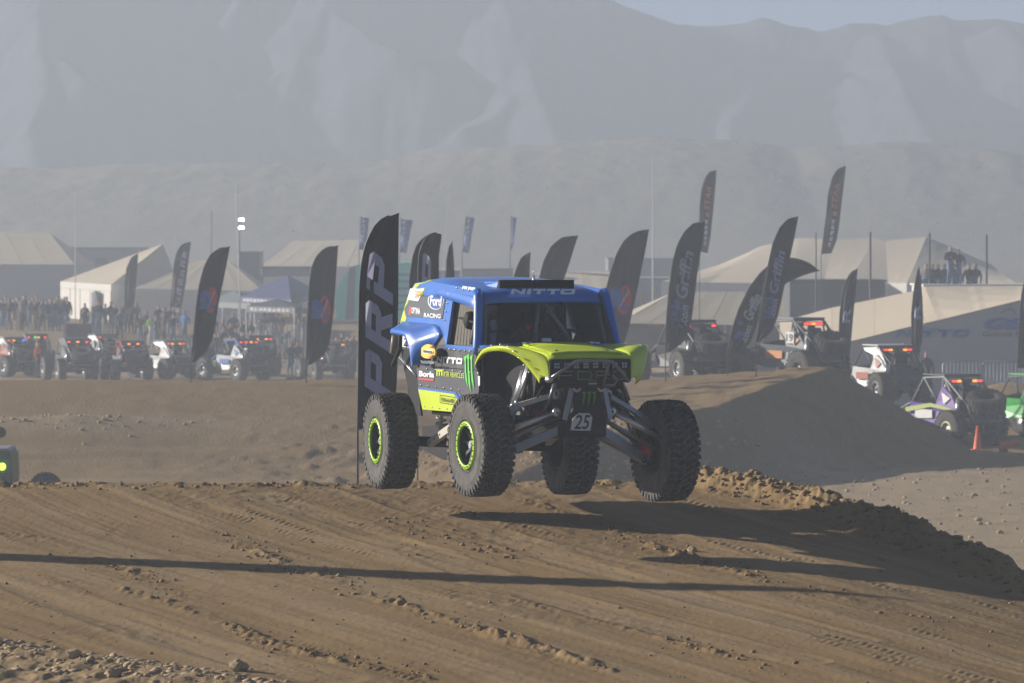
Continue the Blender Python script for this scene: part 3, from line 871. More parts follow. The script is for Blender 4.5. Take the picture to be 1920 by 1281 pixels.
def disc(cx, cy, rx, ry, off, m, name, parent, n=28, tilt=0.0):
    L = MB(); c = [ons(cx + rx * math.cos(t) * math.cos(tilt) - ry * math.sin(t) * math.sin(tilt), cy + ry * math.sin(t) * math.cos(tilt) + rx * math.cos(t) * math.sin(tilt), off) for t in [2 * math.pi * i / n for i in range(n)]]
    L.prism(c, (0, 0.003, 0)); return L.build(name, m, parent)
disc(817, 564.5, 15, 16.2, 0.011, m_white, 'oval_badge', cs)
disc(817, 564.5, 13.6, 14.8, 0.014, m_ovalb, 'oval_badge', cs)
L = MB(); side_text(L, 'Ford', 806, 828.5, 573, 575, 19, 0, 0.03, 0.18, 0.018); L.build('lettering', m_white, cs, fix=False)
L = MB()
o_ = ons(818, 679, 0.009); nitto(L, o_, ons(867, 683.5, 0.009) - o_, ons(818, 667.5, 0.009) - o_, 0.3)
side_text(L, 'Borla', 785, 814, 706, 708.5, 11, 0, 0.05, 0.1)
L.build('lettering', m_white, ls, fix=False)
L = MB(); L.add([ons(785, 712.5, 0.009), ons(813, 714.5, 0.009), ons(813, 711, 0.009), ons(785, 709, 0.009)], [(0, 1, 2, 3)]); L.build('red_underline', m_red, ls, fix=False)
L = MB()
side_text(L, 'RTR VEHICLES', 831.5, 870, 706, 709.5, 9.5, 0, 0.01, 0.0)
for x in (818, 822.5, 827):
    L.add([ons(x, 705, 0.009), ons(x + 2.6, 705.2, 0.009), ons(x + 2.6, 697, 0.009), ons(x, 697, 0.009)], [(0, 1, 2, 3)])
L.add([ons(817.5, 696.5, 0.0095), ons(830, 697, 0.0095), ons(830, 693, 0.0095), ons(817.5, 692.8, 0.0095)], [(0, 1, 2, 3)])
L.build('lettering', m_lime, ls, fix=False)
L = MB()
for k, (x, y0, y1) in enumerate(((871, 668, 727), (876.5, 665.5, 735), (882.5, 667, 730))):
    c = [(x, y0), (x + 3.6, y0 - 1.5), (x + 2.6, y0 + 8), (x + 3.0, y0 + 30), (x + 4.6, (y0 + y1) / 2 + 12), (x + 6.0, y1), (x + 1.6, y1 - 16), (x + 0.2, y0 + 30), (x + 0.4, y0 + 10), (x - 2, y0 + 4)]
    ear([ons(*p, 0.010) for p in c], (0, 0.002, 0), L)
L.build('claw_mark', m_green, ls)
L = MB()
for (p, q) in (((825, 741), (853, 745.5)), ((825, 755), (853, 759.5)), ((825, 741), (825, 755)), ((853, 745.5), (853, 759.5))):
    L.bar(ons(*p, 0.013), ons(*q, 0.013), 0.006, 0.002, up=(0, 1, 0))
side_text(L, 'FUN-HAVER', 827, 851, 753, 757, 8, 0, 0.02, 0.0, 0.014)
L.build('lettering', m_black, ls, fix=False)

# A pillars, window net, tubes
for s in (1, -1):
    b = MB().tube([(-1.02, -0.685 * s, 1.56), (-0.955, -0.69 * s, 1.50), (-0.90, -0.705 * s, 1.36), (-0.82, -0.735 * s, 1.10), (-0.79, -0.75 * s, 1.00), (-0.78, -0.75 * s, 0.93)], 0.052, 12)
    b.build('pillar', m_blue, truck)
    b = MB()
    wn_ = [ons(849, 549), ons(893, 557), ons(896, 652), ons(836, 646)]
    wn_ = [Vector((p.x, (p.y + 0.07) * s, p.z)) for p in wn_]
    for k in range(11):          # webbing straps, woven both ways
        t = k / 10
        b.bar(wn_[0].lerp(wn_[1], t), wn_[3].lerp(wn_[2], t), 0.088, 0.004, up=(0, 1, 0))
    for k in range(9):
        t = k / 8
        b.bar(wn_[0].lerp(wn_[3], t) + Vector((0, 0.006 * s, 0)), wn_[1].lerp(wn_[2], t) + Vector((0, 0.006 * s, 0)), 0.058, 0.004, up=(0, 1, 0))
    b.build('window_net', m_net, truck)
    a_, c_ = ons(893, 559), ons(878, 646)
    MB().tube([(a_.x, (a_.y + 0.03) * s, a_.z), (c_.x, (c_.y + 0.03) * s, c_.z)], 0.014, 8).build('window_tube', m_steel, truck)
c_ = ons(872, 601)
b = MB().lathe([(0.0, 0.0), (0.05, 0.0), (0.085, 0.02), (0.095, 0.06), (0.095, 0.11)], 20, 'y', c=(c_.x, c_.y + 0.045 - 0.05, c_.z))
b.bar((c_.x - 0.28, c_.y + 0.03, c_.z + 0.02), (c_.x + 0.3, c_.y + 0.03, c_.z - 0.02), 0.03, 0.02)
b.build('head_restraint', m_black, truck)

# rear fender flares
inn = [(752, 604), (785, 607), (820, 610), (829, 628), (816, 647), (805, 686)]
out_ = [(733.6, 619), (748, 621.5), (760.5, 624), (767.7, 643), (771, 663), (774, 685)]
for s in (1, -1):
    I = [ons(*p, 0.012) for p in inn]; O = [onv(p[0], p[1], -0.97) for p in out_]
    def dens(pl, k=5):
        r = []
        for a, c in zip(pl[:-1], pl[1:]):
            r += [a.lerp(c, t / k) for t in range(k)]
        return r + [pl[-1]]
    I, O = dens(I), dens(O)
    def sm(pl, it=3):
        for _ in range(it): pl = [pl[0]] + [(pl[i - 1] + pl[i] * 2 + pl[i + 1]) / 4 for i in range(1, len(pl) - 1)] + [pl[-1]]
        return pl
    I, O = sm(I, 1), sm(O, 2)
    rows = []
    for t in np.linspace(0, 1, 7):
        rows.append([(p.x + (q.x - p.x) * t, s * (p.y + (q.y - p.y) * (t ** 1.7)), p.z + (q.z - p.z) * t + 0.010 * math.sin(math.pi * t)) for p, q in zip(I, O)])
    lip = [(p[0], p[1], p[2] - 0.035) for p in rows[-1]]
    rows.append(lip)
    fd = MB().grid(rows, 0, True, 0.012).build('rear_fender', m_blue, truck)
    if s == 1:
        def onf(px, py, k=0.86):
            p = onv(px, py, -k); return p
        L = MB(); L.prism([onf(802 + 14 * math.cos(t) * (1 + 0.12 * math.sin(t)), 659 + 13.5 * math.sin(t), 0.885) for t in [2 * math.pi * i / 20 for i in range(20)]], (0, 0.02, 0)); L.build('oval_badge', m_yel, fd)
        L = MB(); L.prism([onf(802 + 10.5 * math.cos(t), 659.5 + 4.2 * math.sin(t), 0.895) for t in [2 * math.pi * i / 16 for i in range(16)]], (0, 0.006, 0)); L.build('oval_badge', m_white, fd)
        L = MB(); o_ = onf(793.5, 661.5, 0.898); add_text(L, 'PENNZOIL', o_, onf(811, 663, 0.898) - o_, onf(793.5, 656.5, 0.898) - o_, 0, 0.03); L.build('lettering', m_black, fd, fix=False)
        L = MB(); L.prism([onf(805, 652, 0.895), onf(810, 648, 0.895), onf(812, 653, 0.895)], (0, 0.005, 0)); L.prism([onf(802, 670, 0.895), onf(812, 665, 0.895), onf(809, 671, 0.895)], (0, 0.005, 0)); L.build('red_flash', m_red, fd)
        L = MB(); o_ = onf(783, 681, 0.895); add_text(L, 'ULTRA PLATINUM', o_, onf(814, 683, 0.895) - o_, onf(783, 675.5, 0.895) - o_, 0, 0.05); L.build('lettering', mat('grey_print', (0.25, 0.26, 0.28), 0.5), fd, fix=False)

# ------------------------------------------------------------------ hood, front fenders, grille
ARCH = [(-0.80, -0.775, 0.84), (-0.70, -0.78, 0.91), (-0.52, -0.785, 0.985), (-0.30, -0.785, 1.018), (-0.02, -0.775, 1.03), (0.14, -0.72, 1.018), (0.24, -0.66, 0.975), (0.31, -0.605, 0.915), (0.37, -0.55, 0.83), (0.42, -0.505, 0.755), (0.44, -0.49, 0.715)]
INNR = [(-0.80, -0.46, 1.015), (-0.70, -0.46, 1.012), (-0.52, -0.455, 1.005), (-0.30, -0.45, 0.995), (-0.02, -0.445, 0.98), (0.25, -0.44, 0.963), (0.42, -0.435, 0.95), (0.50, -0.43, 0.925), (0.545, -0.425, 0.86), (0.555, -0.42, 0.77), (0.555, -0.42, 0.70)]
def densv(pl, k=4):
    pl = [Vector(p) for p in pl]; r = []
    for a, c in zip(pl[:-1], pl[1:]): r += [a.lerp(c, t / k) for t in range(k)]
    return sm(r + [pl[-1]], 2)
A_, N_ = densv(ARCH), densv(INNR)
ARCH2 = ARCH[:5] + [(0.12, -0.75, 1.01), (0.20, -0.72, 0.95), (0.26, -0.685, 0.88), (0.32, -0.645, 0.80), (0.37, -0.60, 0.735), (0.43, -0.53, 0.70)]
for s in (1, -1):
    A_ = densv(ARCH if s == 1 else ARCH2)
    rows = []
    rows.append([(p.x - 0.03, s * (p.y + 0.004), p.z - 0.05) for p in A_])
    rows.append([(p.x, s * p.y, p.z - 0.012) for p in A_])
    for t in np.linspace(0, 1, 7):
        bul = 0.022 * math.sin(math.pi * t)
        rows.append([(p.x + (q.x - p.x) * t + bul * 0.5, s * (p.y + (q.y - p.y) * t), p.z + (q.z - p.z) * t + bul) for p, q in zip(A_, N_)])
    MB().grid(rows, 0, True, 0.01).build('front_fender', m_lime, truck)
rows = []
for p in N_:
    rows.append([(p.x, p.y * k, p.z + 0.02 * (1 - k * k)) for k in (1, 0.8, 0.5, 0, -0.5, -0.8, -1)])
hood = MB().grid(rows[:31], 0, True, 0.01).build('hood', m_lime, truck)
# raised centre and darker windscreen end, nose creases, latches
hb = MB().grid([[(u_, v_ * (0.37 + 0.02 * u_), (1.018 if u_ < -0.5 else 1.022 - 0.075 * (u_ + 0.5)) + 0.022 * (1 - abs(v_) ** 6)) for v_ in (-1, -0.9, -0.5, 0, 0.5, 0.9, 1)] for u_ in (-0.5, -0.1, 0.2, 0.40, 0.47)], 0, True, 0.01)
hb.build('hood_bulge', m_lime, hood)
cw = MB().grid([[(-0.50, -0.78, 1.0), (-0.52, -0.5, 1.02), (-0.54, 0, 1.035), (-0.52, 0.5, 1.02), (-0.50, 0.78, 1.0)], [(-0.66, -0.765, 1.012), (-0.66, -0.5, 1.032), (-0.67, 0, 1.045), (-0.66, 0.5, 1.032), (-0.66, 0.765, 1.012)], [(-0.80, -0.74, 1.03), (-0.80, -0.5, 1.046), (-0.80, 0, 1.055), (-0.80, 0.5, 1.046), (-0.80, 0.74, 1.03)]], 0, True, 0.012)
cw.build('cowl', [m_blue], hood)
cb = MB().grid([[(-0.42, -0.79, 1.004), (-0.43, -0.52, 1.024), (-0.45, -0.40, 1.03)], [(-0.56, -0.79, 1.004), (-0.60, -0.52, 1.034), (-0.60, -0.40, 1.04)]], 0, True, 0.006).build('charcoal_band', m_char, hood)
L = MB(); o_ = Vector((0.36, -0.30, 0.985)); nitto(L, o_, (0, 0.60, 0), (-0.13, 0, 0.010), 0.3); L.build('lettering', m_char, hood, fix=False)
for s in (-1, 1):
    MB().lathe([(0.0, 0.022), (0.02, 0.02), (0.02, 0.0), (0.032, 0.0)], 10, 'z', c=(-0.35, 0.36 * s, 1.035)).bar((-0.35, 0.36 * s - 0.05, 1.05), (-0.35, 0.36 * s + 0.05, 1.046), 0.018, 0.014).build('hood_pin', m_steel, hood)
MB().lathe([(0.0, 0.04), (0.045, 0.038), (0.055, 0.02), (0.05, 0.0)], 16, 'z', c=(-0.76, -0.02, 1.05)).build('washer_cap', m_white, hood)

gr = MB().box((0.535, 0, 0.79), (0.03, 0.83, 0.225)).build('grille', m_black, truck)
bevel(gr, 0.012)
bz = MB()
for (a, c) in (((0.553, -0.415, 0.90), (0.553, 0.415, 0.90)), ((0.553, -0.415, 0.682), (0.553, 0.415, 0.682)), ((0.553, -0.415, 0.682), (0.553, -0.415, 0.90)), ((0.553, 0.415, 0.682), (0.553, 0.415, 0.90))):
    bz.bar(a, c, 0.018, 0.018)
bz.build('grille_frame', m_black, gr)
for k in range(8):
    v_ = -0.355 + k * 0.1015
    lp = MB().box((0.560, v_, 0.845), (0.02, 0.068, 0.068), mi=0)
    for i_ in (-1, 1):
        for j_ in (-1, 1):
            lp.box((0.571, v_ + 0.015 * i_, 0.845 + 0.015 * j_), (0.006, 0.022, 0.022), mi=1)
    lp.build('grille_lamp', [m_black, m_lamp], gr)
L = MB()
def outline(poly, closed=True):
    n = len(poly)
    for i in range(n if closed else n - 1):
        a, c = poly[i], poly[(i + 1) % n]
        L.bar((0.5545, a[0], a[1]), (0.5545, c[0], c[1]), 0.010, 0.004, up=(1, 0, 0))
z0, z1 = 0.705, 0.785; zm = (z0 + z1) / 2
outline([(-0.33, z0), (-0.33, z1), (-0.18, z1)], False); outline([(-0.33, zm), (-0.19, zm)], False)
outline([(-0.13, z0), (-0.13, z1), (0.0, z1), (0.02, zm), (0.0, z0)])
outline([(0.07, z0), (0.07, z1), (0.19, z1), (0.20, zm), (0.07, zm)], False); outline([(0.14, zm), (0.20, z0)], False)
outline([(0.25, z0), (0.25, z1), (0.36, z1), (0.38, zm), (0.36, z0)])
L.build('lettering', mat('dull_lime_outline', (0.22, 0.28, 0.02), 0.6), gr)
# bull bar
bb = MB()
pts = [onu(1030, 712, 0.60), onu(1052, 697, 0.63), onu(1078, 680, 0.66), onu(1088, 676.5, 0.67), onu(1135, 676.5, 0.67), onu(1148, 679, 0.66), onu(1162, 694, 0.64), onu(1178, 716, 0.60)]
bb.tube(pts, 0.019, 10)
bb.tube([onu(1142, 678, 0.66), onu(1137, 700, 0.65), onu(1131, 722, 0.6)], 0.016, 8)
bb.tube([onu(1148, 704, 0.64), onu(1158, 712, 0.62), onu(1152, 722, 0.6), onu(1133, 722, 0.58)], 0.013, 8)
bb.build('bull_bar', mat('grey_bar', (0.22, 0.23, 0.25), 0.35, metal=0.6, dirt=0.2), truck)
MB().lathe([(0.0, 0.66), (0.02, 0.66), (0.035, 0.62), (0.035, 0.56)], 12, 'x', c=(0, pts[0].y, pts[0].z)).build('bar_end', m_steel, truck)

# ------------------------------------------------------------------ nose bulkhead, skid, plate
bk = MB()
bk.prism([(0.52, -0.20, 0.69), (0.52, 0.20, 0.69), (0.505, 0.16, 0.56), (0.50, 0.16, 0.42), (0.48, 0.20, 0.30), (0.48, 0.20, 0.14), (0.48, -0.20, 0.14), (0.48, -0.20, 0.30), (0.50, -0.16, 0.42), (0.505, -0.16, 0.56)], (-0.10, 0, 0))
bk.box((0.50, 0, 0.645), (0.10, 0.72, 0.05))
bulk = bk.build('nose_bulkhead', m_black, truck); bevel(bulk, 0.012)
L = MB()
for k in range(3):
    v_ = -0.055 + k * 0.055
    ear([(0.527, v_ - 0.03, 0.575), (0.527, v_ + 0.018, 0.585), (0.527, v_ + 0.012, 0.55), (0.523, v_ + 0.004, 0.49), (0.520, v_ - 0.014, 0.43 - 0.015 * (k == 1)), (0.523, v_ - 0.012, 0.50), (0.527, v_ - 0.006, 0.555)], (0.003, 0, 0), L)
L.build('claw_mark', mat('claw_dull_green', (0.12, 0.26, 0.04), 0.5), bulk)
pl = MB(); P = [onu(x, y, 0.56) for x, y in ((1070, 807), (1074, 785), (1086, 774.5), (1105, 775), (1111, 783), (1107, 808))]
pl.prism(P, (-0.008, 0, 0)); npl = pl.build('number_plate', mat('plate_white', (0.60, 0.59, 0.60), 0.6, dirt=0.25), truck)
L = MB(); o_ = onu(1076, 805, 0.563); add_text(L, '25', o_, onu(1106, 805, 0.563) - o_, onu(1077, 778, 0.563) - o_, 0, 0.012, 0.22); L.build('lettering', m_black, npl, fix=False)
MB().box((0.535, 0.03, 0.675), (0.03, 0.085, 0.045)).build('winch_box', m_grey, bulk)
MB().box((0.53, -0.26, 0.70), (0.03, 0.05, 0.035)).build('tow_tag', m_red, bulk)

# belly, tub, cage, cabin
tub = MB()
tub.prism([(0.40, -0.21, 0.12), (0.46, -0.18, 0.12), (0.46, 0.18, 0.12), (0.40, 0.21, 0.12), (-0.6, 0.46, 0.06), (-2.4, 0.46, 0.06), (-2.75, 0.34, 0.25), (-2.75, -0.34, 0.25), (-2.4, -0.46, 0.06), (-0.6, -0.46, 0.06)], (0, 0, 0.16))
tub.prism([(-0.70, -0.70, 0.25), (-2.55, -0.70, 0.25), (-2.75, -0.62, 0.35), (-2.75, 0.62, 0.35), (-2.55, 0.70, 0.25), (-0.70, 0.70, 0.25)], (0, 0, 0.22))
tub.box((-0.78, 0, 0.72), (0.06, 1.36, 0.56)); tub.box((-2.22, 0, 1.0), (0.05, 1.36, 1.14))
tub.box((-2.75, 0, 0.78), (0.95, 1.15, 0.55))
tub.build('tub', m_dark, truck)
gq = [(-0.62, -0.50, 0.30), (0.10, -0.47, 0.35), (0.30, -0.45, 0.90), (-0.72, -0.52, 0.95)]
MB().prism(gq, (0, 0.02, 0)).build('inner_fender', m_black, truck); MB().prism(mirror(gq), (0, -0.02, 0)).build('inner_fender', m_black, truck)
MB().prism([(-0.35, -0.53, 0.33), (0.12, -0.52, 0.33), (-0.08, -0.53, 0.62)], (0, 0.02, 0)).build('mud_guard', mat('grey_plastic', (0.10, 0.10, 0.10), 0.7, dirt=0.2), truck)
cg = MB()
for s in (-1, 1):
    cg.tube([(-0.98, 0.60 * s, 1.46), (-0.86, 0.66 * s, 1.05), (-0.80, 0.68 * s, 0.55)], 0.024, 8)
    cg.tube([(-1.0, 0.02 * s, 1.47), (-0.90, (0.10 if s < 0 else 0.30) * s, 1.04)], 0.022, 8)
    cg.tube([(-2.1, 0.62 * s, 1.55), (-2.1, 0.62 * s, 0.5)], 0.024, 8)
    cg.tube([(-2.9, 0.60 * s, 1.45), (-3.22, 0.55 * s, 0.75), (-3.15, 0.45 * s, 0.35)], 0.022, 8)
cg.tube([(-2.1, -0.6, 0.6), (-2.1, 0.6, 1.5)], 0.022, 8); cg.tube([(-3.22, -0.55, 0.75), (-3.22, 0.55, 0.75)], 0.022, 8)
cg.build('roll_cage', mat('cage_grey', (0.16, 0.165, 0.17), 0.5, dirt=0.2), truck)
MB().lathe([(0, 0.0), (0.025, 0.005), (0.03, 0.02), (0.03, 0.03)], 12, 'x', c=(-0.93, onu(990, 613, -0.92).y, onu(990, 613, -0.92).z)).build('red_switch', m_red, truck)
MB().box((-0.92, 0, 0.98), (0.20, 1.30, 0.10)).build('dashboard', m_dark, truck)
ds_ = MB(); P = [onu(x, y, -0.90) for x, y in ((918, 625), (931, 625), (929, 643), (919, 643))]; ds_.prism(P, (-0.006, 0, 0)); P = [onu(x, y, -0.91) for x, y in ((919, 601), (930, 600), (932, 618), (921, 619))]; ds_.prism(P, (-0.006, 0, 0)); ds_.build('blue_sticker', mat('dull_blue_sticker', (0.10, 0.15, 0.24), 0.6), truck)
for s in (-1, 1):
    st = MB(); st.box((-1.75, 0.34 * s, 0.62), (0.5, 0.42, 0.16)); st.box((-2.0, 0.34 * s, 0.98), (0.14, 0.44, 0.75), rot=(0, R(-10), 0)); st.box((-1.97, 0.34 * s, 1.38), (0.12, 0.3, 0.2))
    bevel(st.build('seat', m_black, truck), 0.03)
MB().lathe([(0.165, 0.0), (0.18, 0.014), (0.165, 0.028), (0.15, 0.014)], 24, 'x', c=(-1.12, 0.34, 1.0), close=True).build('steering_wheel', m_black, truck)
g = MB().grid([[(-0.80, -0.69, 1.03), (-0.79, 0, 1.05), (-0.80, 0.69, 1.03)], [(-0.955, -0.64, 1.46), (-0.935, 0, 1.47), (-0.955, 0.64, 1.46)]], 0, True)
g.build('windscreen', m_glass, truck)

# ------------------------------------------------------------------ suspension
for s, hub_ in ((-1, fr), (1, fl)):
    hv, hw, hu = hub_.y, hub_.z, hub_.x
    b = MB(); ob = (hu + 0.02, hv - s * 0.20, hw - 0.10)
    b.bar((0.24, 0.20 * s, 0.20), ob, 0.075, 0.09); b.bar((-0.42, 0.26 * s, 0.20), ob, 0.075, 0.09)
    b.prism([(0.22, 0.24 * s, 0.165), (ob[0], ob[1], ob[2] - 0.03), (-0.40, 0.28 * s, 0.165)], (0, 0, -0.012))
    arm = b.build('lower_arm', m_arm, truck); bevel(arm, 0.008)
    MB().lathe([(0.012, -0.005), (0.03, -0.005), (0.03, 0.012)], 10, 'x', c=(ob[0] + 0.06, ob[1] - s * 0.05, ob[2] + 0.01)).build('arm_bolt', m_black, arm)
    MB().tube([(0.36, 0.30 * s, 0.37), (hu + 0.24, hv - s * 0.10, hw + 0.12)], 0.028, 10).build('tie_rod', m_steel, truck)
    MB().tube([(0.20, 0.20 * s, 0.33), (hu + 0.10, hv - s * 0.15, hw + 0.02)], 0.020, 8).build('steering_link', m_arm, truck)
    MB().lathe([(0.016, 0.40), (0.045, 0.40), (0.045, 0.34), (0.016, 0.34)], 14, 'x', c=(0, 0.29 * s, 0.375)).build('rod_end', m_steel, truck)
    u_ = MB(); u_.bar((0.24, 0.26 * s, 0.55), (hu + 0.10, hv - s * 0.36, hw + 0.40), 0.07, 0.05); u_.bar((-0.2, 0.28 * s, 0.56), (hu, hv - s * 0.17, hw + 0.22), 0.05, 0.05)
    ua = u_.build('upper_arm', m_grey if s < 0 else m_arm, truck); bevel(ua, 0.008)
    MB().bar((hu + 0.10, hv - s * 0.36, hw + 0.40), (hu + 0.05, hv - s * 0.12, hw + 0.24), 0.07, 0.05).build('upper_arm_end', m_arm, truck)
    MB().lathe([(0.03, 0.30), (0.06, 0.30), (0.06, 0.22), (0.03, 0.22)], 16, 'x', c=(0, 0.26 * s, 0.555)).build('pivot_ring', m_steel, truck)
    for k, (uu, top) in enumerate(((-0.02, 0.98), (-0.22, 0.90))):
        a = Vector((uu, 0.40 * s, top)); c = Vector((hu + uu * 0.4, hv - s * 0.26, hw + 0.0))
        MB().tube([a, a.lerp(c, 0.55)], 0.036, 12).tube([a.lerp(c, 0.55), c], 0.014, 8).tube([a.lerp(c, 0.53), a.lerp(c, 0.58)], 0.043, 12).build('shock_absorber', [m_arm], truck)
        MB().tube([a + Vector((0.06, 0.03 * s, -0.05)), a.lerp(c, 0.5) + Vector((0.06, 0.02 * s, 0))], 0.022, 8).build('shock_reservoir', m_steel, truck)
    for (vv, ww, rr_) in ((0.33 * s, 0.31, 0.085), (hv - s * 0.20, hw + 0.02, 0.11)):
        MB().lathe([(0.03, -0.08), (rr_, -0.05), (rr_ * 0.85, -0.02), (rr_, 0.01), (rr_ * 0.8, 0.04), (0.03, 0.07)], 14, 'y', c=(hu - 0.02, vv, ww)).build('axle_boot', m_redrub, truck)
    MB().tube([(hu - 0.02, 0.3 * s, 0.30), (hu - 0.02, hv - s * 0.15, hw)], 0.022, 8).build('drive_shaft', m_black, truck)
    kn = MB().box((hu, hv - s * 0.10, hw + 0.03), (0.14, 0.10, 0.34)); kn.lathe([(0.0, -0.06), (0.15, -0.06), (0.16, 0.0), (0.15, 0.03), (0.0, 0.03)], 24, 'y', c=(hu, hv - s * 0.04, hw)); bevel(kn.build('knuckle', m_black, truck), 0.01)
    # limit strap, brake line
    MB().tube([(0.02, 0.34 * s, 0.62), (hu + 0.15, hv - s * 0.42, hw + 0.36), (hu + 0.1, hv - s * 0.2, hw + 0.1)], 0.008, 6).build('brake_line', m_black, truck)
# rear axle and links
ax = MB(); ax.tube([(rr.x, rr.y + 0.12, rr.z), (rl.x, rl.y - 0.12, rl.z)], 0.055, 12)
mid_ = (rr + rl) / 2
ax.lathe([(0.0, -0.2), (0.10, -0.19), (0.19, -0.10), (0.21, 0.0), (0.19, 0.10), (0.10, 0.19), (0.0, 0.2)], 18, 'y', c=(mid_.x + 0.03, mid_.y, mid_.z - 0.02))
ax.build('rear_axle', m_black, truck)
for s in (-1, 1):
    a = onv(806, 832, -0.66); c = onv(866, 784, -0.66)
    a = Vector((a.x, 0.66 * s, a.z)); c = Vector((c.x, 0.62 * s, c.z))
    ta = MB().bar(a, c, 0.06, 0.085).build('trailing_arm', m_grey, truck); bevel(ta, 0.008)
    hb_ = MB()
    for t in (0.08, 0.2, 0.36):
        q = a.lerp(c, t); hb_.lathe([(0.0, -0.002), (0.012, -0.002), (0.012, 0.004)], 8, 'y', c=(q.x, q.y + s * 0.032, q.z))
    hb_.build('bolt_holes', m_black, ta)['kind'] = 'stuff'
    t0 = onv(828, 768, -0.62); t1 = onv(822, 796, -0.62)
    cv = MB()
    hel = [(t0.x + (t1.x - t0.x) * t + 0.05 * math.cos(t * 26), 0.60 * s + 0.05 * math.sin(t * 26), t0.z + 0.10 + (t1.z - t0.z - 0.12) * t) for t in np.linspace(0, 1, 70)]
    cv.tube(hel, 0.010, 6); cv.tube([(t0.x, 0.6 * s, t0.z + 0.3), (t1.x, 0.6 * s, t1.z - 0.05)], 0.022, 8)
    cv.build('coil_spring', mat('coil_white', (0.55, 0.55, 0.53), 0.5, dirt=0.2), truck)
    sh = MB(); a = onv(742, 628, -0.62); c = onv(738, 662, -0.62); sh.tube([(a.x, 0.62 * s, a.z), (c.x, 0.62 * s, c.z)], 0.045, 12)
    sh.build('rear_shock', mat('bronze_shock', (0.22, 0.19, 0.15), 0.5, dirt=0.3), truck)
    a = onv(752, 605, -0.66); c = onv(736, 685, -0.66); m_ = onv(750, 655, -0.66)
    MB().tube([(p.x, 0.66 * s, p.z) for p in (a, m_, c)], 0.024, 8).build('rear_hoop', m_black, truck)
    a = onv(748, 668, -0.55); c = onv(782, 706, -0.55)
    MB().tube([(a.x, 0.55 * s, a.z), (c.x, 0.55 * s, c.z)], 0.014, 8).build('brace_tube', m_steel, truck)
rp = MB(); P = [onv(x, y, -0.60) for x, y in ((753.5, 628), (770, 632), (770, 653), (753.5, 650))]; rp.prism(P, (0, 0.008, 0)); rpl = rp.build('number_plate', m_white, truck)
L = MB(); o_ = onv(756, 649, -0.604); add_text(L, '25', o_, onv(769, 650.5, -0.604) - o_, onv(756, 633, -0.604) - o_, 0, 0.02, 0.2); L.build('lettering', m_black, rpl, fix=False)
# dark sheet behind the rear fender and under the tail
MB().prism([onv(x, y, -0.55) for x, y in ((752, 655), (782, 660), (788, 766), (790, 780), (776, 780), (757, 690))], (0, 0.02, 0)).build('rear_skirt', m_black, truck)
MB().prism([onv(x, y, -0.3) for x, y in ((790, 800), (870, 790), (880, 850), (830, 862), (795, 845))], (0, 0.6, 0)).build('skid_plate', m_black, truck)

# panel fasteners along the door edge, sill and fender lips
fs_ = MB()
for (x0, y0, x1, y1, n) in ((842, 655, 890, 660, 6), (800, 692, 896, 700, 7), (788, 722, 860, 731, 6), (840, 552, 833, 600, 4), (856, 540, 890, 547, 4), (796, 762, 852, 768, 5)):
    for k in range(n):
        t = k / (n - 1); p = ons(x0 + (x1 - x0) * t, y0 + (y1 - y0) * t, 0.010)
        fs_.lathe([(0.0, -0.003), (0.010, -0.002), (0.012, 0.004)], 8, 'y', c=tuple(p))
for s in (1, -1):
    for k in range(3, 38, 4):
        p = A_[min(k, len(A_) - 1)].lerp(N_[min(k, len(N_) - 1)], 0.14)
        fs_.lathe([(0.0, 0.030), (0.009, 0.029), (0.011, 0.02)], 8, 'z', c=(p.x, p.y * s, p.z))
o_ = fs_.build('panel_fasteners', m_steel, truck); o_['kind'] = 'stuff'
sm_ = MB()
for (p, q) in (((893, 664), (899, 708)), ((804, 688), (893, 694)), ((838, 648), (826, 692))):
    sm_.bar(ons(*p, 0.004), ons(*q, 0.004), 0.006, 0.002, up=(0, 1, 0))
o_ = sm_.build('panel_gaps', m_dark, truck); o_['kind'] = 'stuff'
# hoses, bracket tabs and lamps crowded behind the nose
for k in range(9):
    a = (0.30 + 0.15 * rnd.random(), -0.42 + 0.1 * k, 0.66 - 0.1 * rnd.random()); b_ = (0.1 - 0.2 * rnd.random(), -0.45 + 0.11 * k + 0.1 * rnd.random(), 0.30 + 0.15 * rnd.random()); m_ = ((a[0] + b_[0]) / 2 + 0.12, (a[1] + b_[1]) / 2 + 0.08 * (rnd.random() - 0.5), (a[2] + b_[2]) / 2 + 0.05)
    MB().tube([a, m_, b_], 0.010 + 0.008 * rnd.random(), 7).build('hose', [m_black, m_arm, m_steel][k % 3], truck)
MB().box((0.12, 0, 0.46), (0.5, 0.36, 0.40)).build('front_drive_box', m_dark, truck)

for s in (-1, 1):
    MB().lathe([(0.02, 0.0), (0.045, 0.0), (0.045, 0.03), (0.02, 0.03)], 12, 'x', c=(0.50, 0.13 * s, 0.62)).build('tow_eye', m_grey, bulk)
    MB().bar((0.49, 0.17 * s, 0.62), (0.47, 0.24 * s, 0.30), 0.02, 0.05).build('bracket', m_arm, bulk)
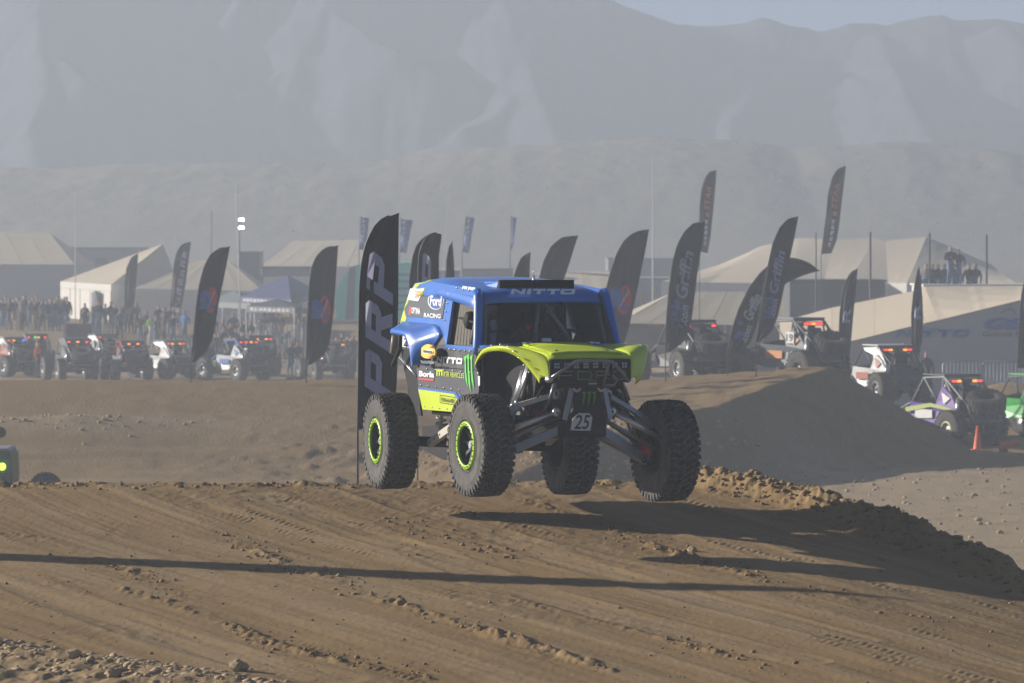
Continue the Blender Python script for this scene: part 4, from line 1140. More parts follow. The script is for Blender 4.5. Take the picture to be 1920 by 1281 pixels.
# ================================================================== stones and clods on the track
def ico():
    bm = bmesh.new(); bmesh.ops.create_icosphere(bm, subdivisions=1, radius=1.0)
    v = np.array([p.co[:] for p in bm.verts]); bm.verts.index_update(); f = np.array([[q.index for q in g.verts] for g in bm.faces]); bm.free()
    return v, f
ICO_V, ICO_F = ico()
nrng = np.random.default_rng(11)
def scatter(name, pts, label, mats, flat=0.7, parent=None):
    """pts: (x, y, z, size) rows -> one mesh of uneven lumps."""
    pts = np.asarray(pts); n = len(pts); nv = len(ICO_V)
    jit = 1 + 0.55 * (nrng.random((n, nv)) - 0.5)
    sc = pts[:, 3][:, None, None] * np.stack([0.75 + 0.6 * nrng.random(n), 0.75 + 0.6 * nrng.random(n), flat * (0.7 + 0.5 * nrng.random(n))], -1)[:, None, :]
    an = nrng.random(n) * 6.28; ca, sa = np.cos(an)[:, None], np.sin(an)[:, None]
    V = ICO_V[None] * jit[..., None] * sc
    X = V[..., 0] * ca - V[..., 1] * sa; Yv = V[..., 0] * sa + V[..., 1] * ca
    V = np.stack([X, Yv, V[..., 2]], -1) + pts[:, None, :3]
    F = (ICO_F[None] + (np.arange(n) * nv)[:, None, None]).reshape(-1, 3)
    me = bpy.data.meshes.new(name)
    me.vertices.add(n * nv); me.vertices.foreach_set('co', V.astype(np.float32).ravel())
    me.loops.add(F.size); me.loops.foreach_set('vertex_index', F.ravel().astype(np.int32))
    me.polygons.add(len(F)); me.polygons.foreach_set('loop_start', np.arange(0, F.size, 3, dtype=np.int32)); me.polygons.foreach_set('loop_total', np.full(len(F), 3, np.int32))
    me.update(calc_edges=True)
    o = link(name, me, mats, parent); o['kind'] = 'stuff'; o['label'] = label
    return o
m_clod = mat('clod', (0.24, 0.155, 0.075), 0.95, var=0.35, scale=3)
m_stone = mat('pale_stone', (0.36, 0.265, 0.16), 0.9, var=0.4, scale=4)
pts = []
for P in LINE_PATHS:
    seg = np.hypot(*(P[1:] - P[:-1]).T); cum = np.concatenate([[0], np.cumsum(seg)])
    for _ in range(int(cum[-1] * 30)):
        s = nrng.random() * cum[-1]; x = np.interp(s, cum, P[:, 0]) + nrng.normal() * 0.13; y = np.interp(s, cum, P[:, 1]) + nrng.normal() * 0.22
        if vnoise(np.array([s * 0.8]), np.array([0.0]), 5)[0] < 0.42: continue
        r = 0.006 + 0.022 * nrng.random() ** 3.0
        pts.append((x, y, tz(x, y) + r * 0.25, r))
for _ in range(1500):
    x, y = nrng.uniform(-6.5, 6.8), nrng.uniform(33, 49.8); r = 0.004 + 0.016 * nrng.random() ** 5
    pts.append((x, y, tz(x, y) + r * 0.2, r))
for _ in range(900):
    s_ = nrng.random() * 14; cb_ = np.concatenate([[0], np.cumsum(np.hypot(*(BERM[1:] - BERM[:-1]).T))]); x = np.interp(s_, cb_, BERM[:, 0]) + nrng.normal() * 0.2 - 0.05; y = np.interp(s_, cb_, BERM[:, 1]) + nrng.normal() * 0.2; r = 0.010 + 0.04 * nrng.random() ** 3
    pts.append((x, y, tz(x, y) + r * 0.2, r))
for _ in range(260):
    x = -6.5 + 8 * nrng.random(); y = 49.7 + nrng.normal() * 0.2; r = 0.008 + 0.03 * nrng.random() ** 3
    pts.append((x, y, tz(x, y) + r * 0.2, r))
scatter('gravel', pts, 'loose brown clods strewn along the ruts of the jump', m_clod)
pts = []
for _ in range(2600):
    k = abs(nrng.normal()) * 0.7; s = nrng.random() * 4.4 - 0.6
    x = sx0[0] + dn[0] * s; y = sx0[1] + dn[1] * s - k * 0.9; 
    if y < 31.6: continue
    r = 0.004 + 0.055 * nrng.random() ** 9
    pts.append((x, y, tz(x, y) - r * 0.3, r))
scatter('gravel', pts, 'pale broken stones of the shoulder in the near corner', m_stone)
pts = []
for _ in range(1500):
    a = nrng.random(); x = -1.2 + 7.5 * a + nrng.normal() * 1.0; y = 106 + 12 * nrng.random() + 2 * a; r = 0.015 + 0.10 * nrng.random() ** 4
    pts.append((x, y, gz(x, y) + r * 0.2, r))
for _ in range(320):
    x = -11.3 + nrng.normal() * 1.6; y = 119.5 + nrng.normal() * 0.9; r = 0.01 + 0.07 * nrng.random() ** 7
    pts.append((x, y, gz(x, y) + r * 0.2, r))
for _ in range(900):
    x = 6 + 9 * nrng.random(); y = 88 + 34 * nrng.random(); r = 0.015 + 0.07 * nrng.random() ** 5
    pts.append((x, y, gz(x, y) + r * 0.2, r))
scatter('gravel', pts, 'scattered stones on the desert ground beyond the jump', m_stone)
for (px, py, r, lab, dark) in ((446, 1258, 0.075, 'largest pale stone at the edge of the stony shoulder', 1), (608, 1072, 0.04, 'grey stone on the clod line where the long shadow crosses', 0), (634, 1084, 0.028, 'small pale stone just below the long shadow', 0),
                          (1298, 1034, 0.045, 'pale stone on the ruts beside the truck shadow', 0), (752, 1138, 0.05, 'dark clod sitting on the rut below the long shadow', 1), (494, 1207, 0.035, 'brown clod at the end of the lowest clod line', 1), (136, 1233, 0.06, 'white angular stone on the stony shoulder', 0), (212, 1258, 0.07, 'flat pale stone on the stony shoulder', 0)):
    x, y = on_ground(px, py)
    bm = bmesh.new(); bmesh.ops.create_icosphere(bm, subdivisions=2, radius=r)
    for v in bm.verts:
        n_ = v.co.normalized(); v.co = n_ * r * (0.8 + 0.45 * rnd.random()); v.co.z *= 0.75
    me = bpy.data.meshes.new('rock'); bm.to_mesh(me); bm.free()
    o = link('rock', me, m_stone if not (dark and px != 446) else m_clod); o.location = (x, y, tz(x, y) + r * 0.35); o.rotation_euler = (0, 0, rnd.random() * 6)
    tag(o, lab, 'rock', 'stones lying on the track')
# scrub on the far hill
pts = []
for _ in range(16000):
    x = nrng.uniform(-106, 106); y = nrng.uniform(480, 575)
    pts.append((x, y, 0, 0.06 + 0.14 * nrng.random() ** 3))
pts = np.array(pts)
pts = pts[fbm(pts[:, 0] * 0.12, pts[:, 1] * 0.05, 3, 205) > 0.47]
iu = np.clip(((pts[:, 0] + 108) / 216 * 419).astype(int), 0, 419); iw = np.clip(((pts[:, 1] - 455) / 185 * 149).astype(int), 0, 149)
pts[:, 2] = HZ[iw, iu] + pts[:, 3] * 0.3
scatter('scrub', pts, 'dull green desert scrub dotting the hill', mat('scrub_green', (0.13, 0.125, 0.085), 0.9, var=0.3, scale=0.2), 0.8)

# ================================================================== flags
m_flag = mat('black_flag_cloth', (0.022, 0.022, 0.024), 0.75, var=0.2, scale=2)
m_flag2 = mat('charcoal_flag_cloth', (0.045, 0.043, 0.042), 0.8, var=0.2, scale=2)
m_pole = mat('flag_pole', (0.06, 0.06, 0.06), 0.5, metal=0.4)
m_lav = mat('lavender_print', (0.36, 0.36, 0.50), 0.7)
m_fblue = mat('flag_blue_print', (0.05, 0.13, 0.42), 0.7)
m_fred = mat('flag_red_print', (0.55, 0.05, 0.06), 0.7)
m_fwhite = mat('flag_white_print', (0.62, 0.62, 0.66), 0.7)
m_forange = mat('flag_orange_print', (0.65, 0.20, 0.05), 0.7)
def resample(pl, n):
    P = np.array(pl, float); d = np.concatenate([[0], np.cumsum(np.hypot(*(P[1:] - P[:-1]).T))])
    s = np.linspace(0, d[-1], n)
    return np.stack([np.interp(s, d, P[:, 0]), np.interp(s, d, P[:, 1])], -1)
def cloth_point(Lf, Rt, Y, fold):
    n = len(Lf)
    def f(s, t):
        k = max(0, min(n - 1.001, t * (n - 1))); i = int(k); a = k - i
        l = Lf[i] * (1 - a) + Lf[i + 1] * a; r = Rt[i] * (1 - a) + Rt[i + 1] * a
        q = l + (r - l) * s
        wv = fold * math.sin(math.pi * min(1, s * 1.3)) * (math.sin(5 * s + 6 * t + Y) * 0.55 + 0.3 * math.sin(12 * s - 5 * t + 2 * Y) + 0.15 * math.sin(19 * s + 9 * t))
        p = at(q[0], q[1], Y); return at(q[0], q[1], Y + wv)
    return f
def feather_flag(left, right, Y, label, m=None, fold=0.13, base=None, pole_r=0.016, group='feather flags on poles'):
    Lf, Rt = resample(left, 26), resample(right, 26)
    # rows are matched by height so that the cloth hangs level
    f = cloth_point(Lf, Rt, Y, fold)
    p0 = at(left[0][0], left[0][1], Y)
    gx0 = p0.x; g0 = base if base is not None else gz(gx0, Y)
    root = empty('feather_flag', (gx0, Y, g0)); tag(root, label, 'flag', group)
    inv = Matrix.Translation((-gx0, -Y, -g0))
    rows = [[inv @ f(s, t) for s in np.linspace(0, 1, 14)] for t in np.linspace(0, 1, 40)]
    cl = MB().grid(rows, 0, True, 0.008).build('cloth', m or m_flag, root)
    path = [inv @ Vector((gx0, Y, g0 - 0.1))] + [inv @ at(q[0] - 0.5, q[1], Y) for q in Lf[:-1]]
    MB().tube(path, pole_r, 6).build('pole', m_pole, root)
    return root, cl, (lambda s, t, o=0.05: inv @ (f(s, t) + Vector((0, -o, 0))))
def flag_text(mb, fp, s, s0, s1, t0, t1, mi=0, bold=0.03, shear=0.0):
    """lettering that climbs the flag: letter tops point to the pole."""
    vs, fs = text_mesh(s, bold, shear)
    mb.add([fp(s1 + (s0 - s1) * float(v[1]), t0 + (t1 - t0) * float(v[0])) for v in vs], fs, mi)
def flag_poly(mb, fp, poly, mi=0, o=0.05):
    pl = [Vector((a, b, 0)) for a, b in poly]
    mb.add([fp(a, b, o) for a, b in poly], [tuple(t) for t in tessellate_polygon([pl])], mi)
def ell(cx, cy, rx, ry, n=18): return [(cx + rx * math.cos(2 * math.pi * i / n), cy + ry * math.sin(2 * math.pi * i / n)) for i in range(n)]
def vp_logo(fp, cl, tc, k=1.0):
    r = MB(); flag_poly(r, fp, ell(0.66, tc + 0.03 * k, 0.24, 0.105 * k)); r.build('red_oval', m_fred, cl)
    b_ = MB(); flag_poly(b_, fp, ell(0.36, tc + 0.01 * k, 0.24, 0.07 * k), 0, 0.058); flag_poly(b_, fp, [(0.14, tc - 0.085 * k), (0.5, tc - 0.055 * k), (0.88, tc - 0.01 * k), (0.88, tc + 0.012 * k), (0.5, tc - 0.03 * k), (0.14, tc - 0.05 * k)], 0, 0.060); b_.build('blue_ring', m_fblue, cl)
    c_ = MB(); flag_poly(c_, fp, ell(0.38, tc + 0.012 * k, 0.12, 0.03 * k), 0, 0.066); c_.build('ring_centre', m_flag2, cl)
    w_ = MB(); flag_poly(w_, fp, [(0.52, tc - 0.04 * k), (0.58, tc - 0.035 * k), (0.76, tc + 0.10 * k), (0.70, tc + 0.11 * k)], 0, 0.070); w_.build('white_slash', mat('flag_pink_print', (0.6, 0.35, 0.36), 0.7), cl)
GL = {'P': [[(0, 0), (.3, 0), (.3, 1), (0, 1)], [(.3, .78), (.3, 1), (.86, 1), (1, .86), (1, .78)], [(.72, .78), (.72, .58), (1, .58), (1, .78)], [(.3, .36), (.86, .36), (1, .5), (1, .58), (.3, .58)]],
      'R': [[(0, 0), (.3, 0), (.3, 1), (0, 1)], [(.3, .78), (.3, 1), (.86, 1), (1, .86), (1, .78)], [(.72, .78), (.72, .62), (1, .62), (1, .78)], [(.3, .42), (.86, .42), (1, .54), (1, .62), (.3, .62)], [(.42, .42), (.7, 0), (1.05, 0), (.76, .42)]]}
def big_letters(mb, fp, word, s0, s1, t0, t1):
    n = len(word); cell = (t1 - t0) / n
    for i, ch in enumerate(word):
        for q in GL[ch]:
            mb.add([fp(s1 + (s0 - s1) * y, t0 + cell * (i + 0.93 * (x * 0.86 + 0.14 * y))) for x, y in q], [tuple(range(len(q)))])
# --- PRP
L_ = [(671, 806), (672, 760), (673, 700), (674, 600), (675, 540), (678, 500), (685, 462), (700, 428), (720, 408), (748, 400)]
R_ = [(690, 806), (738, 775), (744, 720), (746, 660), (746, 600), (747, 560), (747, 520), (747, 480), (747.5, 440), (748, 400)]
_, cl, fp = feather_flag(L_, R_, 62.0, 'tallest black feather flag with PRP letters behind the truck', fold=0.09)
mb = MB(); big_letters(mb, fp, 'PRP', 0.16, 0.86, 0.17, 0.80)
mb.build('lettering', m_lav, cl, fix=False)
L_ = [(783, 640), (784, 560), (785, 502), (787, 475), (794, 453), (804, 441), (816, 436), (828, 440)]; R_ = [(815, 640), (823, 560), (823, 520), (823, 500), (823, 480), (825, 465), (827, 452), (828, 440)]
_, cl, fp = feather_flag(L_, R_, 92.0, 'black feather flag with a grey letter rising just behind the cab', fold=0.09)
mb = MB(); big_letters(mb, fp, 'PP', 0.16, 0.84, 0.1, 0.78); mb.build('lettering', m_lav, cl, fix=False)
L_ = [(766, 640), (768, 560), (769, 520), (774, 483), (781, 461), (794, 447), (806, 440), (815, 437)]; R_ = [(790, 640), (796, 560), (798, 520), (800, 500), (803, 480), (808, 462), (812, 448), (815, 437)]
feather_flag(L_, R_, 96.0, 'dark feather flag half hidden by the one behind the cab', m_flag2, 0.05)
L_ = [(836, 640), (836.5, 560), (837, 519), (838, 488), (841.6, 466), (848, 452)]; R_ = [(853, 640), (853, 560), (852.5, 521), (851, 490), (850, 470), (848, 452)]
_, cl, fp = feather_flag(L_, R_, 126.0, 'narrow black feather flag seen edge on above the cab roof', fold=0.09)
L_ = [(958, 640), (960, 560), (963.6, 521), (969, 502), (978, 484), (995, 472)]; R_ = [(991, 640), (992, 560), (992.7, 530), (993, 512), (993.6, 495), (995, 472)]
feather_flag(L_, R_, 128.5, 'short dark feather flag above the roof light bar', m_flag2)
L_ = [(985, 640), (1000, 560), (1012, 520), (1020, 490), (1034, 462), (1054, 446), (1084, 442)]; R_ = [(1025, 640), (1045, 560), (1057, 525), (1065, 502), (1072, 480), (1078, 460), (1084, 442)]
feather_flag(L_, R_, 128.0, 'broad plain dark feather flag above the truck roof', m_flag2)
# --- fuel brand flags
L_ = [(358, 680), (361, 650), (366, 600), (370, 560), (375, 530), (383, 500), (395, 478), (412, 466), (431, 462)]; R_ = [(366, 678), (388, 660), (400, 632), (405, 600), (411, 565), (418, 530), (423, 505), (427, 485), (431, 462)]
_, cl, fp = feather_flag(L_, R_, 129.5, 'black feather flag with red and blue oval near the white tents'); vp_logo(fp, cl, 0.50)
L_ = [(574, 685), (576, 640), (577, 600), (579, 560), (581, 530), (585, 500), (594, 480), (610, 465), (634, 460)]; R_ = [(582, 684), (606, 670), (617, 648), (622, 615), (626, 580), (628, 550), (630, 520), (632, 490), (634, 460)]
_, cl, fp = feather_flag(L_, R_, 129.0, 'black feather flag with red and blue oval beside the teal trailer'); vp_logo(fp, cl, 0.44)
L_ = [(1108, 655), (1120, 610), (1135, 550), (1145, 510), (1157, 475), (1172, 450), (1190, 436), (1217, 430)]; R_ = [(1130, 668), (1168, 650), (1178, 620), (1186, 585), (1194, 548), (1202, 508), (1210, 470), (1217, 430)]
_, cl, fp = feather_flag(L_, R_, 128.5, 'dark feather flag with red and blue oval right of the cab', m_flag2); vp_logo(fp, cl, 0.42)
# --- radiator maker flags
L_ = [(1248, 660), (1250, 600), (1255, 540), (1262, 490), (1270, 460), (1283, 436), (1300, 420), (1322, 415)]; R_ = [(1258, 659), (1286, 638), (1296, 605), (1302, 560), (1307, 520), (1312, 485), (1317, 450), (1322, 415)]
def griffin(fp, cl, t0, t1, mm=None):
    mb = MB(); flag_text(mb, fp, 'Griffin', 0.25, 0.72, t0, t1); mb.build('lettering', mm or m_lav, cl, fix=False)
    b_ = MB()
    for k in range(16):
        flag_poly(b_, fp, ell(0.2 + 0.45 * rnd.random(), t0 - 0.03 - 0.16 * rnd.random(), 0.10, 0.013, 6), 0, 0.046)
    b_.build('blue_splash', m_fblue, cl)['kind'] = 'stuff'
    c_ = MB(); flag_text(c_, fp, '.com', 0.6, 0.84, t0 - 0.17, t0 - 0.03); c_.build('lettering', mm or m_lav, cl, fix=False)
_, cl, fp = feather_flag(L_, R_, 129.0, 'black feather flag lettered Griffin standing nearest the truck'); griffin(fp, cl, 0.40, 0.74)
L_ = [(1418, 642), (1424, 600), (1432, 550), (1440, 500), (1450, 455), (1462, 428), (1478, 411), (1497, 406)]; R_ = [(1426, 640), (1447, 622), (1458, 595), (1466, 560), (1474, 520), (1482, 480), (1490, 443), (1497, 406)]
_, cl, fp = feather_flag(L_, R_, 127.8, 'black feather flag lettered Griffin in front of the peaked tent'); griffin(fp, cl, 0.38, 0.70)
L_ = [(1365, 660), (1372, 620), (1385, 580), (1405, 540), (1425, 513), (1445, 495), (1465, 486), (1490, 484), (1515, 492), (1537, 508)]; R_ = [(1392, 662), (1408, 640), (1420, 610), (1432, 580), (1446, 556), (1462, 540), (1480, 528), (1500, 519), (1520, 512), (1537, 508)]
_, cl, fp = feather_flag(L_, R_, 130.0, 'black feather flag bent over by the wind behind its neighbour', m_flag2); griffin(fp, cl, 0.26, 0.46, m_fwhite)
def small_print(fp, cl, m, t0, t1, mm='Griffin'):
    mb = MB(); flag_text(mb, fp, 'R', 0.22, 0.78, t0, t1, 0, 0.02); mb.build('lettering', m, cl, fix=False)
L_ = [(1572, 692), (1573, 640), (1575, 590), (1580, 550), (1587, 525), (1597, 510), (1608, 503)]; R_ = [(1590, 690), (1595, 650), (1598, 615), (1601, 580), (1604, 552), (1606, 527), (1608, 503)]
_, cl, fp = feather_flag(L_, R_, 150.0, 'grey brown feather flag left of the white buggy', m_flag2); small_print(fp, cl, m_lav, 0.44, 0.60)
L_ = [(1713, 680), (1710, 640), (1709.5, 590), (1713, 550), (1718, 520), (1723.5, 498)]; R_ = [(1721, 678), (1729, 640), (1731, 600), (1730, 565), (1727.5, 530), (1723.5, 498)]
_, cl, fp = feather_flag(L_, R_, 152.0, 'slim dark feather flag before the grey trailer awning'); small_print(fp, cl, m_lav, 0.44, 0.62)
L_ = [(1908, 690), (1910, 640), (1913, 580), (1917, 545), (1925, 515), (1938, 500)]; R_ = [(1925, 690), (1934, 650), (1938, 610), (1940, 570), (1939, 535), (1938, 500)]
feather_flag(L_, R_, 150.0, 'black feather flag cut by the right edge of the picture')
def star_print(fp, cl):
    mb = MB(); flag_text(mb, fp, 'STAR', 0.30, 0.72, 0.50, 0.78, 0, 0.02); flag_text(mb, fp, 'I', 0.45, 0.72, 0.42, 0.47, 0, 0.02); mb.build('lettering', m_forange, cl, fix=False)
    mb = MB(); flag_text(mb, fp, '~5', 0.42, 0.70, 0.08, 0.40, 0, 0.03); mb.build('lettering', m_fwhite, cl, fix=False)
L_ = [(1312, 472), (1312, 430), (1313, 385), (1316, 355), (1322, 335), (1331, 323), (1343, 319)]; R_ = [(1327, 475), (1332, 445), (1335, 415), (1338, 388), (1340, 365), (1342, 342), (1343, 319)]
_, cl, fp = feather_flag(L_, R_, 190.0, 'high grey feather flag with orange print left of the peaked tent', m_flag2, 0.15); star_print(fp, cl)
L_ = [(1540, 477), (1545, 440), (1550, 400), (1553, 365), (1560, 335), (1570, 318), (1586, 311)]; R_ = [(1559, 475), (1569, 450), (1573, 425), (1576, 400), (1579, 372), (1583, 340), (1586, 311)]
_, cl, fp = feather_flag(L_, R_, 190.0, 'high grey feather flag with orange print above the peaked tent', m_flag2, 0.15); star_print(fp, cl)
L_ = [(320, 575), (323, 540), (326, 500), (331, 475), (340, 460), (358, 453)]; R_ = [(340, 578), (345, 550), (349, 525), (352, 500), (355, 477), (358, 453)]
_, cl, fp = feather_flag(L_, R_, 222.0, 'grey feather flag with white print in front of the tents', m_flag2, 0.3)
mb = MB(); flag_text(mb, fp, '~6', 0.35, 0.85, 0.05, 0.85, 0, 0.02); mb.build('lettering', m_fwhite, cl, fix=False)
L_ = [(234, 578), (235, 530), (238, 502), (246, 484), (259, 475)]; R_ = [(251, 578), (254, 545), (256, 520), (258, 497), (259, 475)]
feather_flag(L_, R_, 240.0, 'plain grey feather flag by the gable of the white tent', m_flag2, 0.2)
# --- square blue banners
m_ban = mat('blue_banner', (0.05, 0.09, 0.30), 0.7, var=0.1)
for k, (q, lab) in enumerate((([(677, 408), (692, 409), (686, 470), (674, 468)], 'blue vertical banner left of the PRP flag top'), ([(752, 411), (774, 413), (762, 475), (750, 473)], 'blue vertical banner just right of the PRP flag'), ([(875, 407), (890, 409), (879, 475), (867, 473)], 'blue vertical banner on two poles above the cab'), ([(960, 408), (969, 408), (962, 460), (957, 472)], 'narrow blue banner twisting on its pole above the roof'))):
    Y = 262.0
    c = [at(a, b, Y) for a, b in q]
    root = empty('banner', (c[3].x, Y, gz(c[3].x, Y))); tag(root, lab, 'banner', 'blue banners in the pits')
    inv = Matrix.Translation(-root.location)
    P = [inv @ v for v in c]
    rows = [[P[3].lerp(P[2], s).lerp(P[0].lerp(P[1], s), t) + Vector((0, 0.15 * math.sin(4 * s + 5 * t), 0)) for s in (0, 0.33, 0.66, 1)] for t in np.linspace(0, 1, 8)]
    cl = MB().grid(rows, 0, True, 0.01).build('cloth', m_ban, root)
    mb = MB(); o = P[3].lerp(P[2], 0.75) + Vector((0, -0.2, 0.3)); up_ = (P[0] - P[3]); add_text(mb, '~5', o + up_ * 0.05, up_ * 0.8, (P[3] - P[2]) * 0.5, 0, 0.03); mb.build('lettering', m_fwhite, cl, fix=False)
    MB().tube([(0, 0.03, 0), P[3] + Vector((-0.02, 0.03, 0)), P[0] + Vector((-0.02, 0.03, 0.1))], 0.03, 6).build('pole', m_pole, root)

# ================================================================== poles and masts
def pole(name, label, px, top, bot, Y, r, m, cat='pole', lean=0.0, base=None):
    a, b_ = at(px, bot, Y), at(px + lean, top, Y)
    g = base if base is not None else gz(a.x, Y)
    root = empty(name, (a.x, Y, g)); tag(root, label, cat)
    MB().tube([(0, 0, 0), (0, 0, (a.z - g) * 0.5), (b_.x - a.x, 0, b_.z - g)], r, 8, r2=r * 0.6).build('shaft', m, root)
    MB().lathe([(0.0, 0.0), (r * 3, 0.0), (r * 3, 0.05), (r, 0.12)], 10, 'z').build('foot', m, root)
    return root
m_post = mat('dark_post', (0.03, 0.03, 0.035), 0.6)
m_mast = mat('pale_mast', (0.55, 0.55, 0.55), 0.5)
for px, top, lab in ((1632, 435, 'dark steel post in front of the peaked tent'), (1743, 437, 'dark steel post beside the people on the roof'), (1850, 440, 'dark steel post right of the people on the roof'), (1530, 436, 'thin dark post behind the bent flag')):
    pole('post', lab, px, top, 540, 188 if px != 1530 else 200, 0.07 if px != 1530 else 0.05, m_post, 'post')
pole('radio_mast', 'thin whip mast rising at the left above the long building', 141, 360, 560, 262, 0.035, m_mast, 'mast')
pole('radio_mast', 'thin leaning mast between the two white tents', 395, 395, 600, 262, 0.04, m_post, 'mast', 2)
pole('radio_mast', 'tall white mast beside the floodlights', 452, 340, 590, 236, 0.045, m_mast, 'mast', -10)
pole('radio_mast', 'fine whip aerial rising behind the cab flags', 826, 350, 520, 255, 0.02, m_mast, 'mast', 16)
pole('radio_mast', 'tall pale mast right of the cab', 1224, 290, 560, 240, 0.045, m_mast, 'mast')
fl_ = pole('floodlight_mast', 'dark floodlight mast with four lit white lamps', 449, 405, 590, 275, 0.06, m_post, 'floodlight')
m_flood = mat('lit_floodlight', (0.9, 0.9, 0.9), 0.4, emit=(1.0, 0.98, 0.92), estr=9.0)
for (dx, py) in ((-1.8, 412), (2.6, 412), (-1.8, 427), (2.6, 427)):
    p = at(452 + dx, py, 274.6); q = p - fl_.location
    h_ = MB().lathe([(0.0, 0.0), (0.085, 0.0), (0.10, 0.05), (0.06, 0.16), (0.0, 0.2)], 12, 'y', c=tuple(q)).build('lamp_head', m_flood, fl_)

# ================================================================== tents and trailers
m_canvas = mat('cream_canvas', (0.60, 0.51, 0.38), 0.8, var=0.08, scale=0.5)
m_canvas2 = mat('white_canvas', (0.68, 0.65, 0.59), 0.75, var=0.05, scale=0.5)
m_wall = mat('grey_tent_wall', (0.42, 0.42, 0.43), 0.8, var=0.06, scale=0.4)
m_steelbox = mat('grey_trailer', (0.20, 0.21, 0.23), 0.5, var=0.1)
m_darkbox = mat('dark_trailer', (0.07, 0.075, 0.085), 0.5, var=0.1)
m_teal = mat('teal_trailer', (0.26, 0.80, 0.64), 0.5, var=0.1)
m_bluebox = mat('blue_trailer', (0.10, 0.17, 0.33), 0.5, var=0.1)
def hip_tent(label, eL, eR, rL, rR, Y, depth, wall=True, mr=None, mw=None, valance=0.35, name='tent', cat='tent', panels=6, ground=None):
    """roof drawn by its front eave and ridge; the back mirrors the front."""
    a, b_ = at(*eL, Y), at(*eR, Y); Yr = Y + depth / 2
    c, d = at(*rL, Yr), at(*rR, Yr)
    cx = (a.x + b_.x) / 2; g = ground if ground is not None else gz(cx, Y)
    root = empty(name, (cx, Y, g)); tag(root, label, cat)
    T = lambda v: Vector((v.x - cx, v.y - Y, v.z - g))
    a, b_, c, d = T(a), T(b_), T(c), T(d)
    ab, bb_ = Vector((a.x, depth, a.z)), Vector((b_.x, depth, b_.z))
    n = panels
    for k in range(n):     # one roof panel per bay, with a slight sag
        s0, s1 = k / n + 0.002, (k + 1) / n - 0.002
        rows = []
        for t in (0, 0.33, 0.66, 1):
            rows.append([(a.lerp(b_, s)).lerp(c.lerp(d, s), t) + Vector((0, 0, -0.015 * math.sin(math.pi * t) * (1 + math.sin(math.pi * (s - s0) / (s1 - s0))))) for s in (s0, (s0 + s1) / 2, s1)])
        MB().grid(rows, 0, False, 0.02).build('roof_panel', mr or m_canvas, root)
    mb = MB(); mb.prism([c, d, bb_, ab], (0, 0, -0.02)); mb.build('rear_roof', mr or m_canvas, root)
    for (p, q, r_) in ((a, ab, c), (b_, bb_, d)):
        if (r_ - p).length > 0.3:
            MB().prism([p, q, r_], (0, 0, -0.02)).build('hip_roof', mr or m_canvas, root)
    if valance:
        MB().prism([a, b_, b_ - Vector((0, 0, valance)), a - Vector((0, 0, valance))], (0, -0.02, 0)).build('valance', mw or m_canvas2, root)
    if wall:
        for (p, q) in ((a, b_), (a, ab), (b_, bb_)):
            MB().prism([p + Vector((0, 0.05, -0.02)), q + Vector((0, 0.05, -0.02)), Vector((q.x, q.y + 0.05, -0.2)), Vector((p.x, p.y + 0.05, -0.2))], (0, 0.03, 0) if p is a and q is b_ else (0.03, 0, 0)).build('wall', mw or m_canvas2, root)
    else:
        lg = [a, b_, ab, bb_, a.lerp(b_, 0.5), ab.lerp(bb_, 0.5)]
        for p in lg:
            MB().tube([p, (p.x, p.y, -0.1)], 0.04, 6).build('leg', m_mast, root)
    return root
hip_tent('large beige tent cut by the left edge of the picture', (-150, 495), (139, 496), (-150, 435), (91, 435), 305, 14, mw=m_wall)
hip_tent('large cream marquee behind the blue canopy', (484, 499), (735, 500), (548, 452), (735, 448), 312, 16, mw=m_canvas2)
hip_tent('smaller cream tent with low eaves beside the floodlights', (250, 541), (492, 546), (368, 489), (425, 487), 268, 10)
# corner tent: nearest corner towards the camera, white walls
def corner_tent(label, A, C, B, apex, Ya, Yc, Yb, Yap):
    a, c, b_, p = at(*A, Ya), at(*C, Yc), at(*B, Yb), at(*apex, Yap)
    g = gz(c.x, c.y); root = empty('tent', (c.x, c.y, g)); tag(root, label, 'tent')
    T = lambda v: v - root.location
    a, c, b_, p = T(a), T(c), T(b_), T(p); d = a + b_ - c
    for (q, r_) in ((a, c), (c, b_), (b_, d), (d, a)):
        rows = [[q.lerp(r_, s).lerp(p, t) + Vector((0, 0, -0.05 * math.sin(math.pi * t) * math.sin(math.pi * s))) for s in (0, 0.25, 0.5, 0.75, 1)] for t in (0, 0.3, 0.6, 0.9, 0.985)]
        MB().grid(rows, 0, False, 0.02).build('roof_panel', m_canvas, root)
        MB().prism([q, r_, r_ - Vector((0, 0, 0.4)), q - Vector((0, 0, 0.4))], (0, -0.02, 0)).build('valance', m_canvas2, root)
    k = 5
    for (q, r_) in ((a, c), (c, b_)):
        for i in range(k):
            s0, s1 = q.lerp(r_, i / k), q.lerp(r_, (i + 1) / k - 0.01)
            MB().prism([s0 + Vector((0, 0.06, -0.1)), s1 + Vector((0, 0.06, -0.1)), Vector((s1.x, s1.y + 0.06, -0.2)), Vector((s0.x, s0.y + 0.06, -0.2))], (0, 0.02, 0)).build('wall_panel', m_canvas2, root)
    q0, q1 = a.lerp(c, 0.62), a.lerp(c, 0.82)
    MB().prism([(q0.x, q0.y - 0.02, -0.1), (q1.x, q1.y - 0.02, -0.1), (q1.x, q1.y - 0.02, a.z * 0.72), (q1.x * 0.5 + q0.x * 0.5, q1.y - 0.02, a.z * 0.78), (q0.x, q0.y - 0.02, a.z * 0.72)], (0, 0.03, 0)).build('doorway', m_darkbox, root)
corner_tent('white walled frame tent with tall peak behind the crowd', (113, 528), (208, 534), (335, 540), (306, 457), 282, 276, 288, 288)
